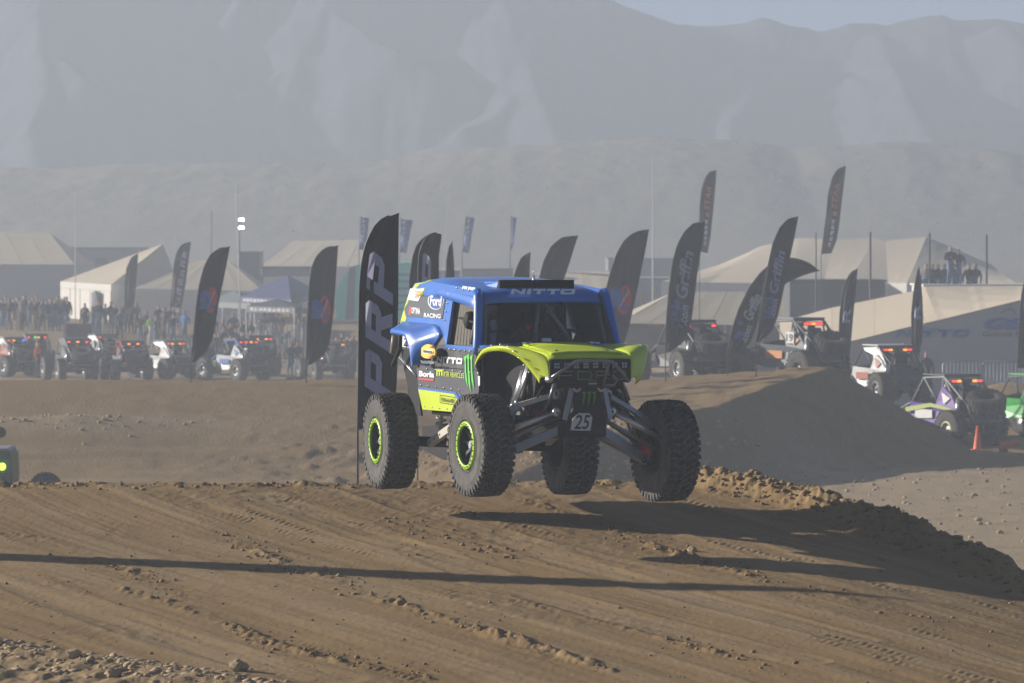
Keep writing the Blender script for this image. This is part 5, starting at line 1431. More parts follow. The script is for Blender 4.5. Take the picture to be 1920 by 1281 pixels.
# buildings and trailers
def box_thing(name, label, cat, x0, x1, top, bot, Y, depth, m, skew=0.0, ribs=0, mr=None, base=None):
    a, b_ = at(x0, top, Y), at(x1, top, Y); cx = (a.x + b_.x) / 2
    g = base if base is not None else gz(cx, Y)
    root = empty(name, (cx, Y, g)); tag(root, label, cat)
    hw, H = (b_.x - a.x) / 2, a.z - g
    zb = max(0.0, at(x0, bot, Y).z - g)
    bd = MB().box((0, depth / 2, (H + zb) / 2), (2 * hw, depth, H - zb)).build('body', m, root); bevel(bd, 0.06)
    MB().box((0, depth / 2, H + 0.04), (2 * hw + 0.15, depth + 0.15, 0.08)).build('roof_edge', mr or m, root)
    for k in range(ribs):
        MB().box((-hw + (k + 0.5) * 2 * hw / ribs, -0.02, (H + zb) / 2), (0.08, 0.04, (H - zb) * 0.96)).build('rib', m, root)
    if zb > 0.3:
        for s in (-0.7, -0.55, 0.75):
            MB().lathe([(0.15, -0.12), (0.45, -0.12), (0.48, 0.0), (0.45, 0.12), (0.15, 0.12)], 16, 'y', c=(s * hw, 0.2, 0.46)).build('wheel', m_post, root)
    return root
box_thing('building', 'long low grey building behind the left tents', 'building', 108, 262, 466, 560, 345, 8, m_steelbox, ribs=7, mr=m_darkbox)
box_thing('air_unit', 'small dark box on the long grey building front', 'air unit', 176, 200, 486, 497, 340, 1.0, m_darkbox, base=at(188, 497, 340).z)
box_thing('trailer', 'dark equipment trailer left of the cream marquee', 'trailer', 445, 486, 474, 560, 300, 5, m_darkbox, ribs=4)
box_thing('trailer', 'dark flat roofed stand behind the blue canopy', 'trailer', 490, 582, 503, 518, 268, 4, m_steelbox, ribs=5, mr=m_darkbox)
box_thing('trailer', 'blue trailer above the cab window', 'trailer', 775, 862, 508, 560, 285, 5, m_bluebox, ribs=6, mr=m_canvas2)
box_thing('trailer', 'grey trailer behind the truck roof', 'trailer', 867, 962, 506, 560, 275, 5, m_steelbox, ribs=8)
box_thing('building', 'dark building behind the oval flag right of the cab', 'building', 1140, 1300, 486, 560, 310, 8, m_steelbox, ribs=6)
box_thing('trailer', 'grey trailer with timber posts behind the first Griffin flag', 'trailer', 1150, 1275, 523, 600, 262, 5, m_wall, ribs=5)
for px, lab in ((1205, 'left timber post before the grey trailer'), (1227, 'right timber post before the grey trailer')):
    pole('post', lab, px, 535 if px > 1210 else 545, 600, 258, 0.22, mat('raw_timber', (0.42, 0.33, 0.24), 0.8, var=0.2), 'post')
box_thing('trailer', 'long dark trailer behind the posts on the right', 'trailer', 1480, 1660, 528, 640, 205, 5, m_darkbox, ribs=9)
# teal trailer with slanted nose
Y = 236.0; P = [at(x, y, Y) for x, y in ((630, 548), (644, 518), (660, 500), (676, 495), (780, 492), (780, 600), (630, 600))]
root = empty('trailer', (P[0].x, Y, gz(P[0].x, Y))); tag(root, 'teal trailer with curved nose behind the PRP flag', 'trailer')
MB().prism([p - root.location for p in P], (0, 4, 0)).build('body', m_teal, root)
q = [at(x, y, Y) - root.location for x, y in ((655, 503), (667, 498), (663, 600), (648, 600))]; MB().prism([v + Vector((0, -0.03, 0)) for v in q], (0, 0.02, 0)).build('dark_stripe', m_steelbox, root)
for k in range(6):
    q = [at(x, 515 + k * 13, Y) - root.location for x in (745, 780)]; MB().bar(q[0] + Vector((0, -0.03, 0)), q[1] + Vector((0, -0.03, 0)), 0.04, 0.12).build('rib', mat('teal_blue_band', (0.10, 0.32, 0.36), 0.5), root)
# blue pop-up canopy
def canopy(label, A, C, B, apex, Ya, Yc, Yb, Yap, m, txt=None):
    a, c, b_, p = at(*A, Ya), at(*C, Yc), at(*B, Yb), at(*apex, Yap)
    g = gz(c.x, c.y); root = empty('canopy', (c.x, c.y, g)); tag(root, label, 'canopy')
    T = lambda v: v - root.location
    a, c, b_, p = T(a), T(c), T(b_), T(p); d = a + b_ - c
    for (q, r_) in ((a, c), (c, b_), (b_, d), (d, a)):
        MB().prism([q, r_, p], (0, 0, -0.02)).build('roof_panel', m, root)
        v = MB().prism([q + Vector((0, -0.01, 0)), r_ + Vector((0, -0.01, 0)), r_ - Vector((0, 0.01, 0.3)), q - Vector((0, 0.01, 0.3))], (0, -0.02, 0)).build('valance', m, root)
        if txt and q is a and r_ is c:
            mb = MB(); e = (r_ - q); add_text(mb, txt, q + e * 0.08 + Vector((0, -0.06, -0.26)), e * 0.84, (0, 0, 0.2), 0, 0.04); mb.build('lettering', m_fwhite, v, fix=False)
    for q in (a, b_, c, d):
        MB().tube([q, (q.x, q.y, 0)], 0.035, 6).build('leg', m_mast, root)
    return root
m_navy = mat('navy_canopy', (0.04, 0.05, 0.14), 0.7, var=0.1)
canopy('navy pop-up canopy with white print by the crowd', (448, 556), (545, 562), (598, 548), (540, 515), 238, 232, 240, 238, m_navy, '~12')
canopy('dark pop-up canopy with white print in front of the navy one', (462, 574), (552, 577), (566, 572), (520, 560), 230, 227, 232, 231, m_darkbox, '~9')
canopy('grey canopy beside the floodlight mast', (385, 566), (470, 569), (500, 560), (440, 545), 246, 241, 250, 248, mat('grey_green_canopy', (0.17, 0.20, 0.20), 0.7))
# beige awnings left and right of the cab
hip_tent('low beige awning roof showing above the truck roof', (925, 548), (1180, 552), (1000, 512), (1140, 508), 255, 10, mw=m_wall, valance=0)
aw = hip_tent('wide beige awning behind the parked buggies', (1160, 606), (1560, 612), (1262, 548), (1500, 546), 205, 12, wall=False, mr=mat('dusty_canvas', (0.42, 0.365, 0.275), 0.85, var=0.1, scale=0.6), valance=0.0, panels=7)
dk = box_thing('awning_shade_box', 'dark box standing in for shade under the beige awning, with orange signs', 'wall', 1170, 1545, 606, 690, 207, 8, m_darkbox)  # dark box stands in for the shade below the awning roof
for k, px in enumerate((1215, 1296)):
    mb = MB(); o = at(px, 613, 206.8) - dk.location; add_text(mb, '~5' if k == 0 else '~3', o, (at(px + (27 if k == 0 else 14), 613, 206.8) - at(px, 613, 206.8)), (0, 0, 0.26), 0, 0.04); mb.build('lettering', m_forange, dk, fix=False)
# big tent with three peaks
rid = [(1380, 486), (1425, 462), (1500, 446), (1560, 449), (1640, 446), (1660, 452), (1737, 444), (1780, 462), (1860, 497)]
eav = [(1240, 528), (1330, 530), (1480, 531), (1545, 531), (1590, 531), (1665, 531), (1700, 531), (1775, 531), (1905, 531)]
root = empty('tent', (at(1560, 531, 250).x, 250, gz(at(1560, 531, 250).x, 250))); tag(root, 'huge cream tent with three pleated peaks on the right', 'tent')
for k in range(8):
    def V(q, Yq): return at(q[0], q[1], Yq) - root.location
    y0, y1 = (248.6, 247.4) if k % 2 else (247.4, 248.6)
    r0, r1 = (263, 264) if k % 2 else (264, 263)
    e0, e1, t0, t1 = V(eav[k], y0), V(eav[k + 1], y1), V(rid[k], r0), V(rid[k + 1], r1)
    rows = [[e0.lerp(e1, s).lerp(t0.lerp(t1, s), t) + Vector((0, 0, -0.05 * math.sin(math.pi * t))) for s in (0, 0.5, 1)] for t in (0, 0.25, 0.5, 0.75, 1)]
    MB().grid(rows, 0, False, 0.03).build('roof_panel', m_canvas, root)
    MB().prism([e0, e1, Vector((e1.x, e1.y, -0.2)), Vector((e0.x, e0.y, -0.2))], (0, 0.05, 0)).build('wall_panel', m_canvas2, root)
# grey awning of the lettered trailer on the far right
Yb, Yf = 178.0, 166.0
root = empty('trailer_awning', (at(1700, 690, Yf).x, Yf, gz(at(1700, 690, Yf).x, Yf))); tag(root, 'cream roofed grey awning lettered NITTO on the far right', 'awning')
T = lambda x, y, Yq: at(x, y, Yq) - root.location
back = [(1462, 604), (1560, 577), (1640, 561), (1712, 546), (1734, 537), (1920, 536), (2060, 535)]; front = [(1462, 672), (1560, 648), (1640, 629), (1712, 611), (1760, 600), (1916, 562), (2060, 527)]
for k in range(6):
    a, b_, c, d = T(*front[k], Yf), T(*front[k + 1], Yf), T(*back[k], Yb), T(*back[k + 1], Yb)
    rows = [[a.lerp(b_, s).lerp(c.lerp(d, s), t) + Vector((0, 0, -0.02 * math.sin(math.pi * t))) for s in (0, 0.5, 0.995)] for t in (0, 0.33, 0.66, 1)]
    MB().grid(rows, 0, False, 0.02).build('roof_panel', m_canvas, root)
    wl = MB().prism([a + Vector((0, 0.06, -0.03)), b_ + Vector((0, 0.06, -0.03)), Vector((b_.x, 0.06, -0.2)), Vector((a.x, 0.06, -0.2))], (0, 0.03, 0)).build('wall_panel', m_wall, root)
mb = MB(); o = T(1680, 632, Yf - 0.02); nitto(mb, o, T(1820, 632, Yf - 0.02) - o, T(1680, 618, Yf - 0.02) - o, 0.3); mb.build('lettering', m_fblue, root, fix=False)
mb = MB(); o = T(1846, 618, Yf - 0.02); add_text(mb, 'GBR', o, T(1958, 618, Yf - 0.02) - o, T(1846, 596, Yf - 0.02) - o, 0, 0.05, 0.35); mb.build('lettering', m_fblue, root, fix=False)
mb = MB(); o = T(1843, 631, Yf - 0.02); add_text(mb, 'Gomez Bros', o, T(1940, 631, Yf - 0.02) - o, T(1843, 621, Yf - 0.02) - o, 0, 0.0, 0.3); mb.build('lettering', m_post, root, fix=False)
q = [T(x, y, Yf - 0.02) for x, y in ((1876, 588), (1890, 579), (1900, 581), (1906, 592))]; mb = MB()
for a, b_ in zip(q[:-1], q[1:]): mb.bar(a, b_, 0.03, 0.01, up=(0, 1, 0))
mb.build('outline_mark', m_post, root)
tr = box_thing('trailer', 'pale trailer roof where people stand and sit', 'trailer', 1734, 2060, 537.5, 690, 184, 6, m_canvas2)
# heap of tyres and odd parts
def barrier(label, x0, x1, top, Y, m):
    a, b_ = at(x0, top, Y), at(x1, top, Y); g = gz((a.x + b_.x) / 2, Y); H = a.z - g; W = b_.x - a.x
    root = empty('crowd_barrier', ((a.x + b_.x) / 2, Y, g)); tag(root, label, 'barrier', 'steel crowd barriers')
    MB().tube([(-W / 2, 0, 0.05), (-W / 2, 0, H - 0.1), (-W / 2 + 0.1, 0, H), (W / 2 - 0.1, 0, H), (W / 2, 0, H - 0.1), (W / 2, 0, 0.05)], 0.022, 6).tube([(-W / 2, 0, 0.2), (W / 2, 0, 0.2)], 0.018, 6).build('frame', m, root)
    n = max(6, int(W / 0.13))
    for k in range(1, n):
        MB().tube([(-W / 2 + W * k / n, 0, 0.2), (-W / 2 + W * k / n, 0, H)], 0.009, 5).build('bar', m, root)
    for s in (-0.42, 0.42): MB().box((W * s, 0, 0.02), (0.06, 0.5, 0.04)).build('foot', m, root)
m_galv = mat('galvanised', (0.32, 0.33, 0.35), 0.5, metal=0.5)
barrier('left steel barrier behind the purple buggy', 1768, 1838, 678, 160, m_galv); barrier('right steel barrier by the lettered awning', 1842, 1925, 678, 160, m_galv)
barrier('steel barrier left of the two standing men', 480, 524, 606, 224, m_galv); barrier('steel barrier right behind the two standing men', 526, 572, 606, 224, m_galv)
# ================================================================== people
def skin_person(name, J, E, rad, root_i):
    """one continuous body grown on a joint skeleton."""
    me = bpy.data.meshes.new(name); me.from_pydata(J, E, [])
    o = bpy.data.objects.new(name, me); col.objects.link(o)
    md = o.modifiers.new('skin', 'SKIN'); md.use_smooth_shade = True
    o.modifiers.new('sub', 'SUBSURF').levels = 1
    for i, r in enumerate(rad):
        s = me.skin_vertices[0].data[i]; s.radius = r; s.use_root = (i == root_i)
    dg = bpy.context.evaluated_depsgraph_get()
    m2 = bpy.data.meshes.new_from_object(o.evaluated_get(dg))
    bpy.data.objects.remove(o); bpy.data.meshes.remove(me)
    return m2
def person_mesh(pose):
    """facing -Y, feet at z = 0, 1.75 m. slots: trousers, top, skin, hair, shoes."""
    J, E, Rd, K = [], [], [], []
    def j(p, r, kind, parent=None):
        J.append(p); Rd.append(r if isinstance(r, tuple) else (r, r)); K.append(kind)
        if parent is not None: E.append((parent, len(J) - 1))
        return len(J) - 1
    sit = pose == 'sit'; dz = -0.42 if sit else 0.0
    pel = j((0, 0, 0.95 + dz), (0.15, 0.11), 0)
    bel = j((0, -0.01, 1.12 + dz), (0.15, 0.105), 1, pel)
    che = j((0, 0, 1.32 + dz), (0.17, 0.115), 1, bel)
    nk = j((0, 0.0, 1.47 + dz), (0.06, 0.06), 1, che)
    h0 = j((0, -0.015, 1.55 + dz), (0.075, 0.085), 2, nk)
    h1 = j((0, -0.01, 1.65 + dz), (0.085, 0.10), 2, h0)
    h2 = j((0, 0.0, 1.735 + dz), (0.055, 0.065), 3, h1)
    for s in (-1, 1):
        sp = 0.10 if pose != 'wide' else 0.16
        if sit:
            kn = j((0.11 * s, -0.42, 0.52), 0.065, 0, pel); an = j((0.12 * s, -0.40, 0.10), 0.048, 0, kn); to = j((0.12 * s, -0.56, 0.05), (0.045, 0.035), 4, an)
        else:
            kn = j((sp * s, -0.02 - (0.10 if pose == 'step' and s > 0 else 0), 0.50), 0.068, 0, pel); an = j((sp * 1.1 * s, 0.03 + (-0.12 if pose == 'step' and s > 0 else 0), 0.09), 0.048, 0, kn); to = j((sp * 1.25 * s, -0.12 + (-0.12 if pose == 'step' and s > 0 else 0), 0.045), (0.045, 0.035), 4, an)
        sh = j((0.19 * s, 0.0, 1.39 + dz), 0.062, 1, che)
        if pose == 'phone' or (pose == 'point' and s < 0):
            el = j((0.27 * s, -0.18, 1.27 + dz), 0.05, 1, sh); wr = j((0.10 * s, -0.36, 1.50 + dz), 0.036, 1, el); hn = j((0.06 * s, -0.40, 1.57 + dz), (0.04, 0.03), 2, wr)
        elif pose == 'pocket':
            el = j((0.31 * s, 0.06, 1.14 + dz), 0.05, 1, sh); wr = j((0.21 * s, -0.08, 0.97 + dz), 0.036, 1, el); hn = j((0.18 * s, -0.10, 0.93 + dz), (0.038, 0.03), 0, wr)
        elif pose == 'cross':
            el = j((0.28 * s, -0.06, 1.15 + dz), 0.05, 1, sh); wr = j((0.05 * s, -0.20, 1.20 + dz + 0.03 * s), 0.038, 1, el); hn = j((-0.08 * s, -0.19, 1.22 + dz + 0.03 * s), (0.038, 0.028), 2, wr)
        elif pose == 'drive':
            el = j((0.26 * s, -0.16, 1.15 + dz), 0.05, 1, sh); wr = j((0.16 * s, -0.40, 1.18 + dz), 0.036, 1, el); hn = j((0.14 * s, -0.48, 1.19 + dz), (0.04, 0.03), 2, wr)
        else:
            el = j((0.26 * s, 0.03, 1.14 + dz), 0.05, 1, sh); wr = j((0.26 * s, -0.04, 0.92 + dz), 0.036, 1, el); hn = j((0.26 * s, -0.07, 0.82 + dz), (0.04, 0.028), 2, wr)
    me = skin_person('person', J, E, Rd, 0)
    Jn = np.array(J); mids, mk = [], []
    for a, b_ in E:
        for t in (0.0, 0.25, 0.5, 0.75, 1.0):
            mids.append(Jn[a] * (1 - t) + Jn[b_] * t); mk.append(K[b_] if t > 0.5 or (K[b_] in (2, 3) and t > 0.3) else K[a])
    mids = np.array(mids); mk = np.array(mk)
    n = len(me.polygons)
    ce = np.zeros(n * 3); me.polygons.foreach_get('center', ce); ce = ce.reshape(-1, 3)
    near = np.argmin(((ce[:, None, :] - mids[None]) ** 2).sum(-1), 1)
    ki = mk[near]
    top = 1.63 + dz
    ki = np.where((ce[:, 2] > top) & (ce[:, 1] > -0.055), 3, ki); ki = np.where((ce[:, 2] > top + 0.07), 3, ki); ki = np.where((ce[:, 2] > 1.52 + dz) & (ce[:, 1] > 0.03), 3, ki)
    me.polygons.foreach_set('material_index', ki.astype(np.int32)); me.polygons.foreach_set('use_smooth', np.ones(n, bool))
    for _ in range(5): me.materials.append(None)
    return me
POSES = {k: person_mesh(k) for k in ('stand', 'pocket', 'phone', 'cross', 'wide', 'step', 'point', 'sit')}
CLO = {'black': (0.012, 0.012, 0.013), 'charcoal': (0.035, 0.036, 0.04), 'navy': (0.02, 0.03, 0.07), 'grey': (0.15, 0.15, 0.16), 'brown': (0.09, 0.06, 0.04), 'olive': (0.07, 0.075, 0.04), 'red': (0.35, 0.03, 0.03), 'white': (0.65, 0.65, 0.63),
       'blue': (0.04, 0.13, 0.42), 'tan': (0.36, 0.27, 0.17), 'jeans': (0.09, 0.14, 0.24), 'lime': (0.25, 0.45, 0.05), 'orange': (0.75, 0.16, 0.03), 'pale': (0.5, 0.47, 0.42)}
def cm(c): return mat('cloth_' + c, CLO[c], 0.9, var=0.2, scale=6)
m_skins = [mat('skin_a', (0.48, 0.28, 0.19), 0.6), mat('skin_b', (0.33, 0.18, 0.11), 0.6)]
m_hairs = [mat('hair_dark', (0.02, 0.015, 0.01), 0.7), mat('hair_brown', (0.09, 0.05, 0.03), 0.7), mat('hair_fair', (0.32, 0.22, 0.11), 0.7), mat('cap_black', (0.015, 0.015, 0.015), 0.8), mat('cap_blue', (0.05, 0.12, 0.3), 0.8), mat('cap_red', (0.4, 0.03, 0.03), 0.8)]
m_shoe = mat('shoe', (0.03, 0.028, 0.025), 0.8)
COLN = {'jeans': 'blue jeans', 'tan': 'tan trousers', 'black': 'black trousers', 'grey': 'grey trousers', 'charcoal': 'charcoal trousers', 'white': 'white trousers', 'navy': 'navy trousers', 'pale': 'pale trousers'}
POSN = {'stand': 'standing', 'pocket': 'hands in pockets', 'phone': 'filming', 'cross': 'arms crossed', 'wide': 'feet apart', 'step': 'stepping forward', 'point': 'one arm raised', 'sit': 'sitting'}
def person(x, y, top, leg, pose, where, rz=0.0, h=1.0, z=None, hair=0, sk=0, group='spectators'):
    o = bpy.data.objects.new('person', POSES[pose]); col.objects.link(o)
    o.location = (x, y, gz(x, y) - 0.01 if z is None else z); o.rotation_euler = (0, 0, rz); o.scale = (h, h, h)
    for i, m in enumerate((cm(leg), cm(top), m_skins[sk], m_hairs[hair], m_shoe)):
        o.material_slots[i].link = 'OBJECT'; o.material_slots[i].material = m
    tag(o, f'{top} topped person in {COLN[leg]}, {POSN[pose]}, {where}', 'person', group)
    return o
ORD = ['first', 'second', 'third', 'fourth', 'fifth', 'sixth', 'seventh', 'eighth', 'ninth', 'tenth', 'eleventh', 'twelfth', 'thirteenth', 'fourteenth', 'fifteenth', 'sixteenth', 'seventeenth', 'eighteenth', 'nineteenth', 'twentieth']
TOPS = ['black', 'black', 'charcoal', 'charcoal', 'navy', 'brown', 'grey', 'olive', 'black', 'charcoal']
LEGS = ['jeans', 'charcoal', 'black', 'jeans', 'grey', 'tan', 'charcoal', 'jeans']
prn = random.Random(5)
def row(n, x0, x1, Y0, Y1, where, special=None, jit=4):
    for k in range(n):
        px = x0 + (x1 - x0) * (k + 0.5) / n + prn.uniform(-jit, jit); Y = prn.uniform(Y0, Y1)
        t, l = prn.choice(TOPS), prn.choice(LEGS); po = prn.choice(['stand', 'pocket', 'pocket', 'phone', 'cross', 'wide', 'step', 'stand'])
        if special and k in special: t, l, po = special[k]
        person((px - 960) / F_PX * Y, Y, t, l, po, f'{ORD[k]} {where}', prn.uniform(-0.9, 0.9), prn.uniform(0.93, 1.06), hair=prn.choice([0, 0, 1, 3, 3, 4, 2, 5]) if True else 0, sk=prn.choice([0, 0, 1]))
row(18, -6, 132, 256, 262, 'from left, back row')
row(14, 2, 130, 247, 252, 'from left, front row', {2: ('black', 'tan', 'pocket'), 6: ('brown', 'tan', 'step'), 11: ('navy', 'jeans', 'stand'), 13: ('black', 'jeans', 'step')})
row(13, 150, 262, 240, 246, 'along the tent front', {1: ('charcoal', 'black', 'wide'), 6: ('black', 'jeans', 'stand'), 9: ('grey', 'jeans', 'pocket'), 11: ('olive', 'charcoal', 'cross')})
row(10, 258, 352, 236, 242, 'below the cream tents', {0: ('brown', 'jeans', 'pocket'), 2: ('lime', 'white', 'stand'), 4: ('black', 'charcoal', 'cross'), 7: ('black', 'jeans', 'phone'), 8: ('pale', 'white', 'stand'), 9: ('blue', 'jeans', 'pocket')})
row(15, 392, 476, 222, 238, 'right of the first oval flag', {3: ('black', 'tan', 'pocket'), 6: ('charcoal', 'charcoal', 'stand')})
row(14, 476, 576, 227, 238, 'behind the centre barriers', {0: ('white', 'blue' if False else 'jeans', 'stand'), 2: ('tan', 'charcoal', 'stand')})
row(2, 535, 566, 205, 207, 'of two before the barriers', {0: ('black', 'jeans', 'pocket'), 1: ('charcoal', 'jeans', 'stand')}, 1)
row(8, 628, 672, 214, 226, 'left of the tall lettered flag', {0: ('red', 'charcoal', 'stand'), 3: ('olive', 'jeans', 'phone'), 5: ('brown', 'tan', 'pocket')}, 2)
row(7, 1150, 1216, 196, 202, 'right of the truck cab', {1: ('red', 'jeans', 'stand')}, 2)
# marshal in orange, people by the white buggy, people on the roof
person((71 - 960) / F_PX * 206, 206, 'orange', 'charcoal', 'stand', 'beside the parked buggies', 1.2, 1.0, hair=3, group='marshals')
for k, (px, py, t, hr) in enumerate(((1655, 645, 'black', 0), (1694, 640, 'black', 3), (1737, 656, 'brown', 4))):
    Y = 158.0; p = at(px, py, Y)
    person(p.x, Y, t, 'charcoal', 'stand', f'{ORD[k]} behind the white buggy', prn.uniform(-.4, .4), 1.0, z=p.z - 1.77, hair=hr)
RZ = at(1780, 536.5, 186).z
for (px, t, l, po, lab, hr, hh) in ((1782, 'black', 'jeans', 'cross', 'fair haired and tall on the trailer roof', 2, 0.98), (1798, 'charcoal', 'jeans', 'pocket', 'dark haired on the trailer roof', 0, 0.90)):
    Y = 185.2; person((px - 960) / F_PX * Y, Y, t, l, po, lab, 0.2, hh, z=RZ - 0.02, hair=hr, group='people on the trailer roof')
for k, (px, t) in enumerate(((1737, 'grey'), (1749, 'black'), (1759, 'charcoal'), (1771, 'navy'), (1788, 'brown'), (1817, 'black'), (1829, 'charcoal'))):
    Y = 187.0; person((px - 960) / F_PX * Y, Y, t, 'jeans', 'sit', f'{ORD[k]} on the trailer roof', prn.uniform(-0.5, 0.5), 0.95, z=RZ - 0.32, hair=k % 4, group='people on the trailer roof')
# crew of the jumping truck
for s, lab in ((1, 'driver'), (-1, 'co-driver')):
    p = CAR_O + CH * (-1.78) + CL * (0.34 * s)
    o = bpy.data.objects.new('person', POSES['sit']); col.objects.link(o)
    o.location = (p.x, p.y, CAR_O.z + 0.13); o.rotation_euler = (0, 0, YAW); 
    for i, m in enumerate((cm('charcoal'), cm('black'), mat('helmet_dark', (0.04, 0.04, 0.05), 0.3), mat('helmet_dark', (0.04, 0.04, 0.05), 0.3), m_shoe)):
        o.material_slots[i].link = 'OBJECT'; o.material_slots[i].material = m
    tag(o, f'helmeted {lab} in dark suit seated inside the jumping truck', 'person')
    hp = MB().lathe([(0.0, 0.155), (0.07, 0.145), (0.115, 0.10), (0.132, 0.03), (0.125, -0.06), (0.09, -0.12)], 16, 'z', c=(0, -0.01, 1.22)).build('helmet', mat('helmet_blue', (0.05, 0.09, 0.2) if s < 0 else (0.25, 0.12, 0.06), 0.3), o)
    MB().box((0, -0.115, 1.235), (0.16, 0.05, 0.075)).build('visor', mat('visor_dark', (0.01, 0.01, 0.01), 0.1), o)

# ================================================================== rock buggies in the staging lanes
def simple_tyre():
    mb = MB(); mb.lathe([(0.22, -0.13), (0.25, -0.155), (0.40, -0.165), (0.46, -0.15), (0.485, -0.12), (0.49, 0.0), (0.485, 0.12), (0.46, 0.15), (0.40, 0.165), (0.25, 0.155), (0.22, 0.13)], 28, 'y')
    for i in range(26):
        a = 2 * math.pi * i / 26
        for s in (-1, 1):
            a2 = a + (0.12 if s > 0 else 0)
            mb.box((0.49 * math.cos(a2), 0.085 * s, 0.49 * math.sin(a2)), (0.03, 0.15, 0.075), rot=(0, -a2, 0))
    me = mb.mesh('tyre'); me.materials.append(mat('buggy_tyre', (0.045, 0.043, 0.04), 0.9, var=0.3, scale=9, dirt=0.4, dirtcol=(0.16, 0.13, 0.10))); return me
ST_ME = simple_tyre()
RIMC = {}
def rim_mesh(c):
    if c in RIMC: return RIMC[c]
    mb = MB(); mb.lathe([(0.225, -0.15), (0.18, -0.16), (0.175, -0.10), (0.06, -0.08), (0.05, -0.12), (0.0, -0.12)], 20, 'y'); mb.lathe([(0.225, 0.15), (0.15, 0.1), (0.0, 0.1)], 20, 'y')
    me = mb.mesh('rim'); me.materials.append(mat('rim_' + c, {'steel': (0.22, 0.22, 0.22), 'black': (0.02, 0.02, 0.02), 'tan': (0.45, 0.42, 0.30)}[c], 0.4, metal=0.5, dirt=0.2)); RIMC[c] = me
    return me
m_tred = mat('tail_red', (0.6, 0.03, 0.03), 0.4, emit=(1.0, 0.06, 0.05), estr=1.2)
m_tamb = mat('tail_amber', (0.7, 0.25, 0.03), 0.4, emit=(1.0, 0.30, 0.03), estr=1.5)
m_tblu = mat('tail_blue', (0.03, 0.03, 0.7), 0.4, emit=(0.05, 0.08, 1.0), estr=4.0)
m_tgrn = mat('tail_green', (0.03, 0.5, 0.1), 0.4, emit=(0.05, 0.8, 0.2), estr=1.6)
m_lmp = mat('lime_lamp', (0.4, 0.6, 0.05), 0.4, emit=(0.7, 1.0, 0.05), estr=2.5)
TL = {'r': m_tred, 'a': m_tamb, 'b': m_tblu, 'g': m_tgrn, 'l': m_lmp}
BC = {'white': (0.62, 0.62, 0.60), 'grey': (0.22, 0.23, 0.24), 'black': (0.02, 0.02, 0.022), 'red': (0.42, 0.04, 0.035), 'blue': (0.05, 0.13, 0.42), 'purple': (0.13, 0.05, 0.30), 'green': (0.04, 0.42, 0.06), 'orange': (0.55, 0.20, 0.04), 'slate': (0.10, 0.12, 0.13), 'silver': (0.45, 0.46, 0.47), 'rust': (0.36, 0.09, 0.05), 'darkgreen': (0.03, 0.06, 0.02), 'limeg': (0.35, 0.45, 0.12)}
def bc(c): return mat('buggy_' + c, BC[c], 0.45, var=0.12, scale=4, dirt=0.25)
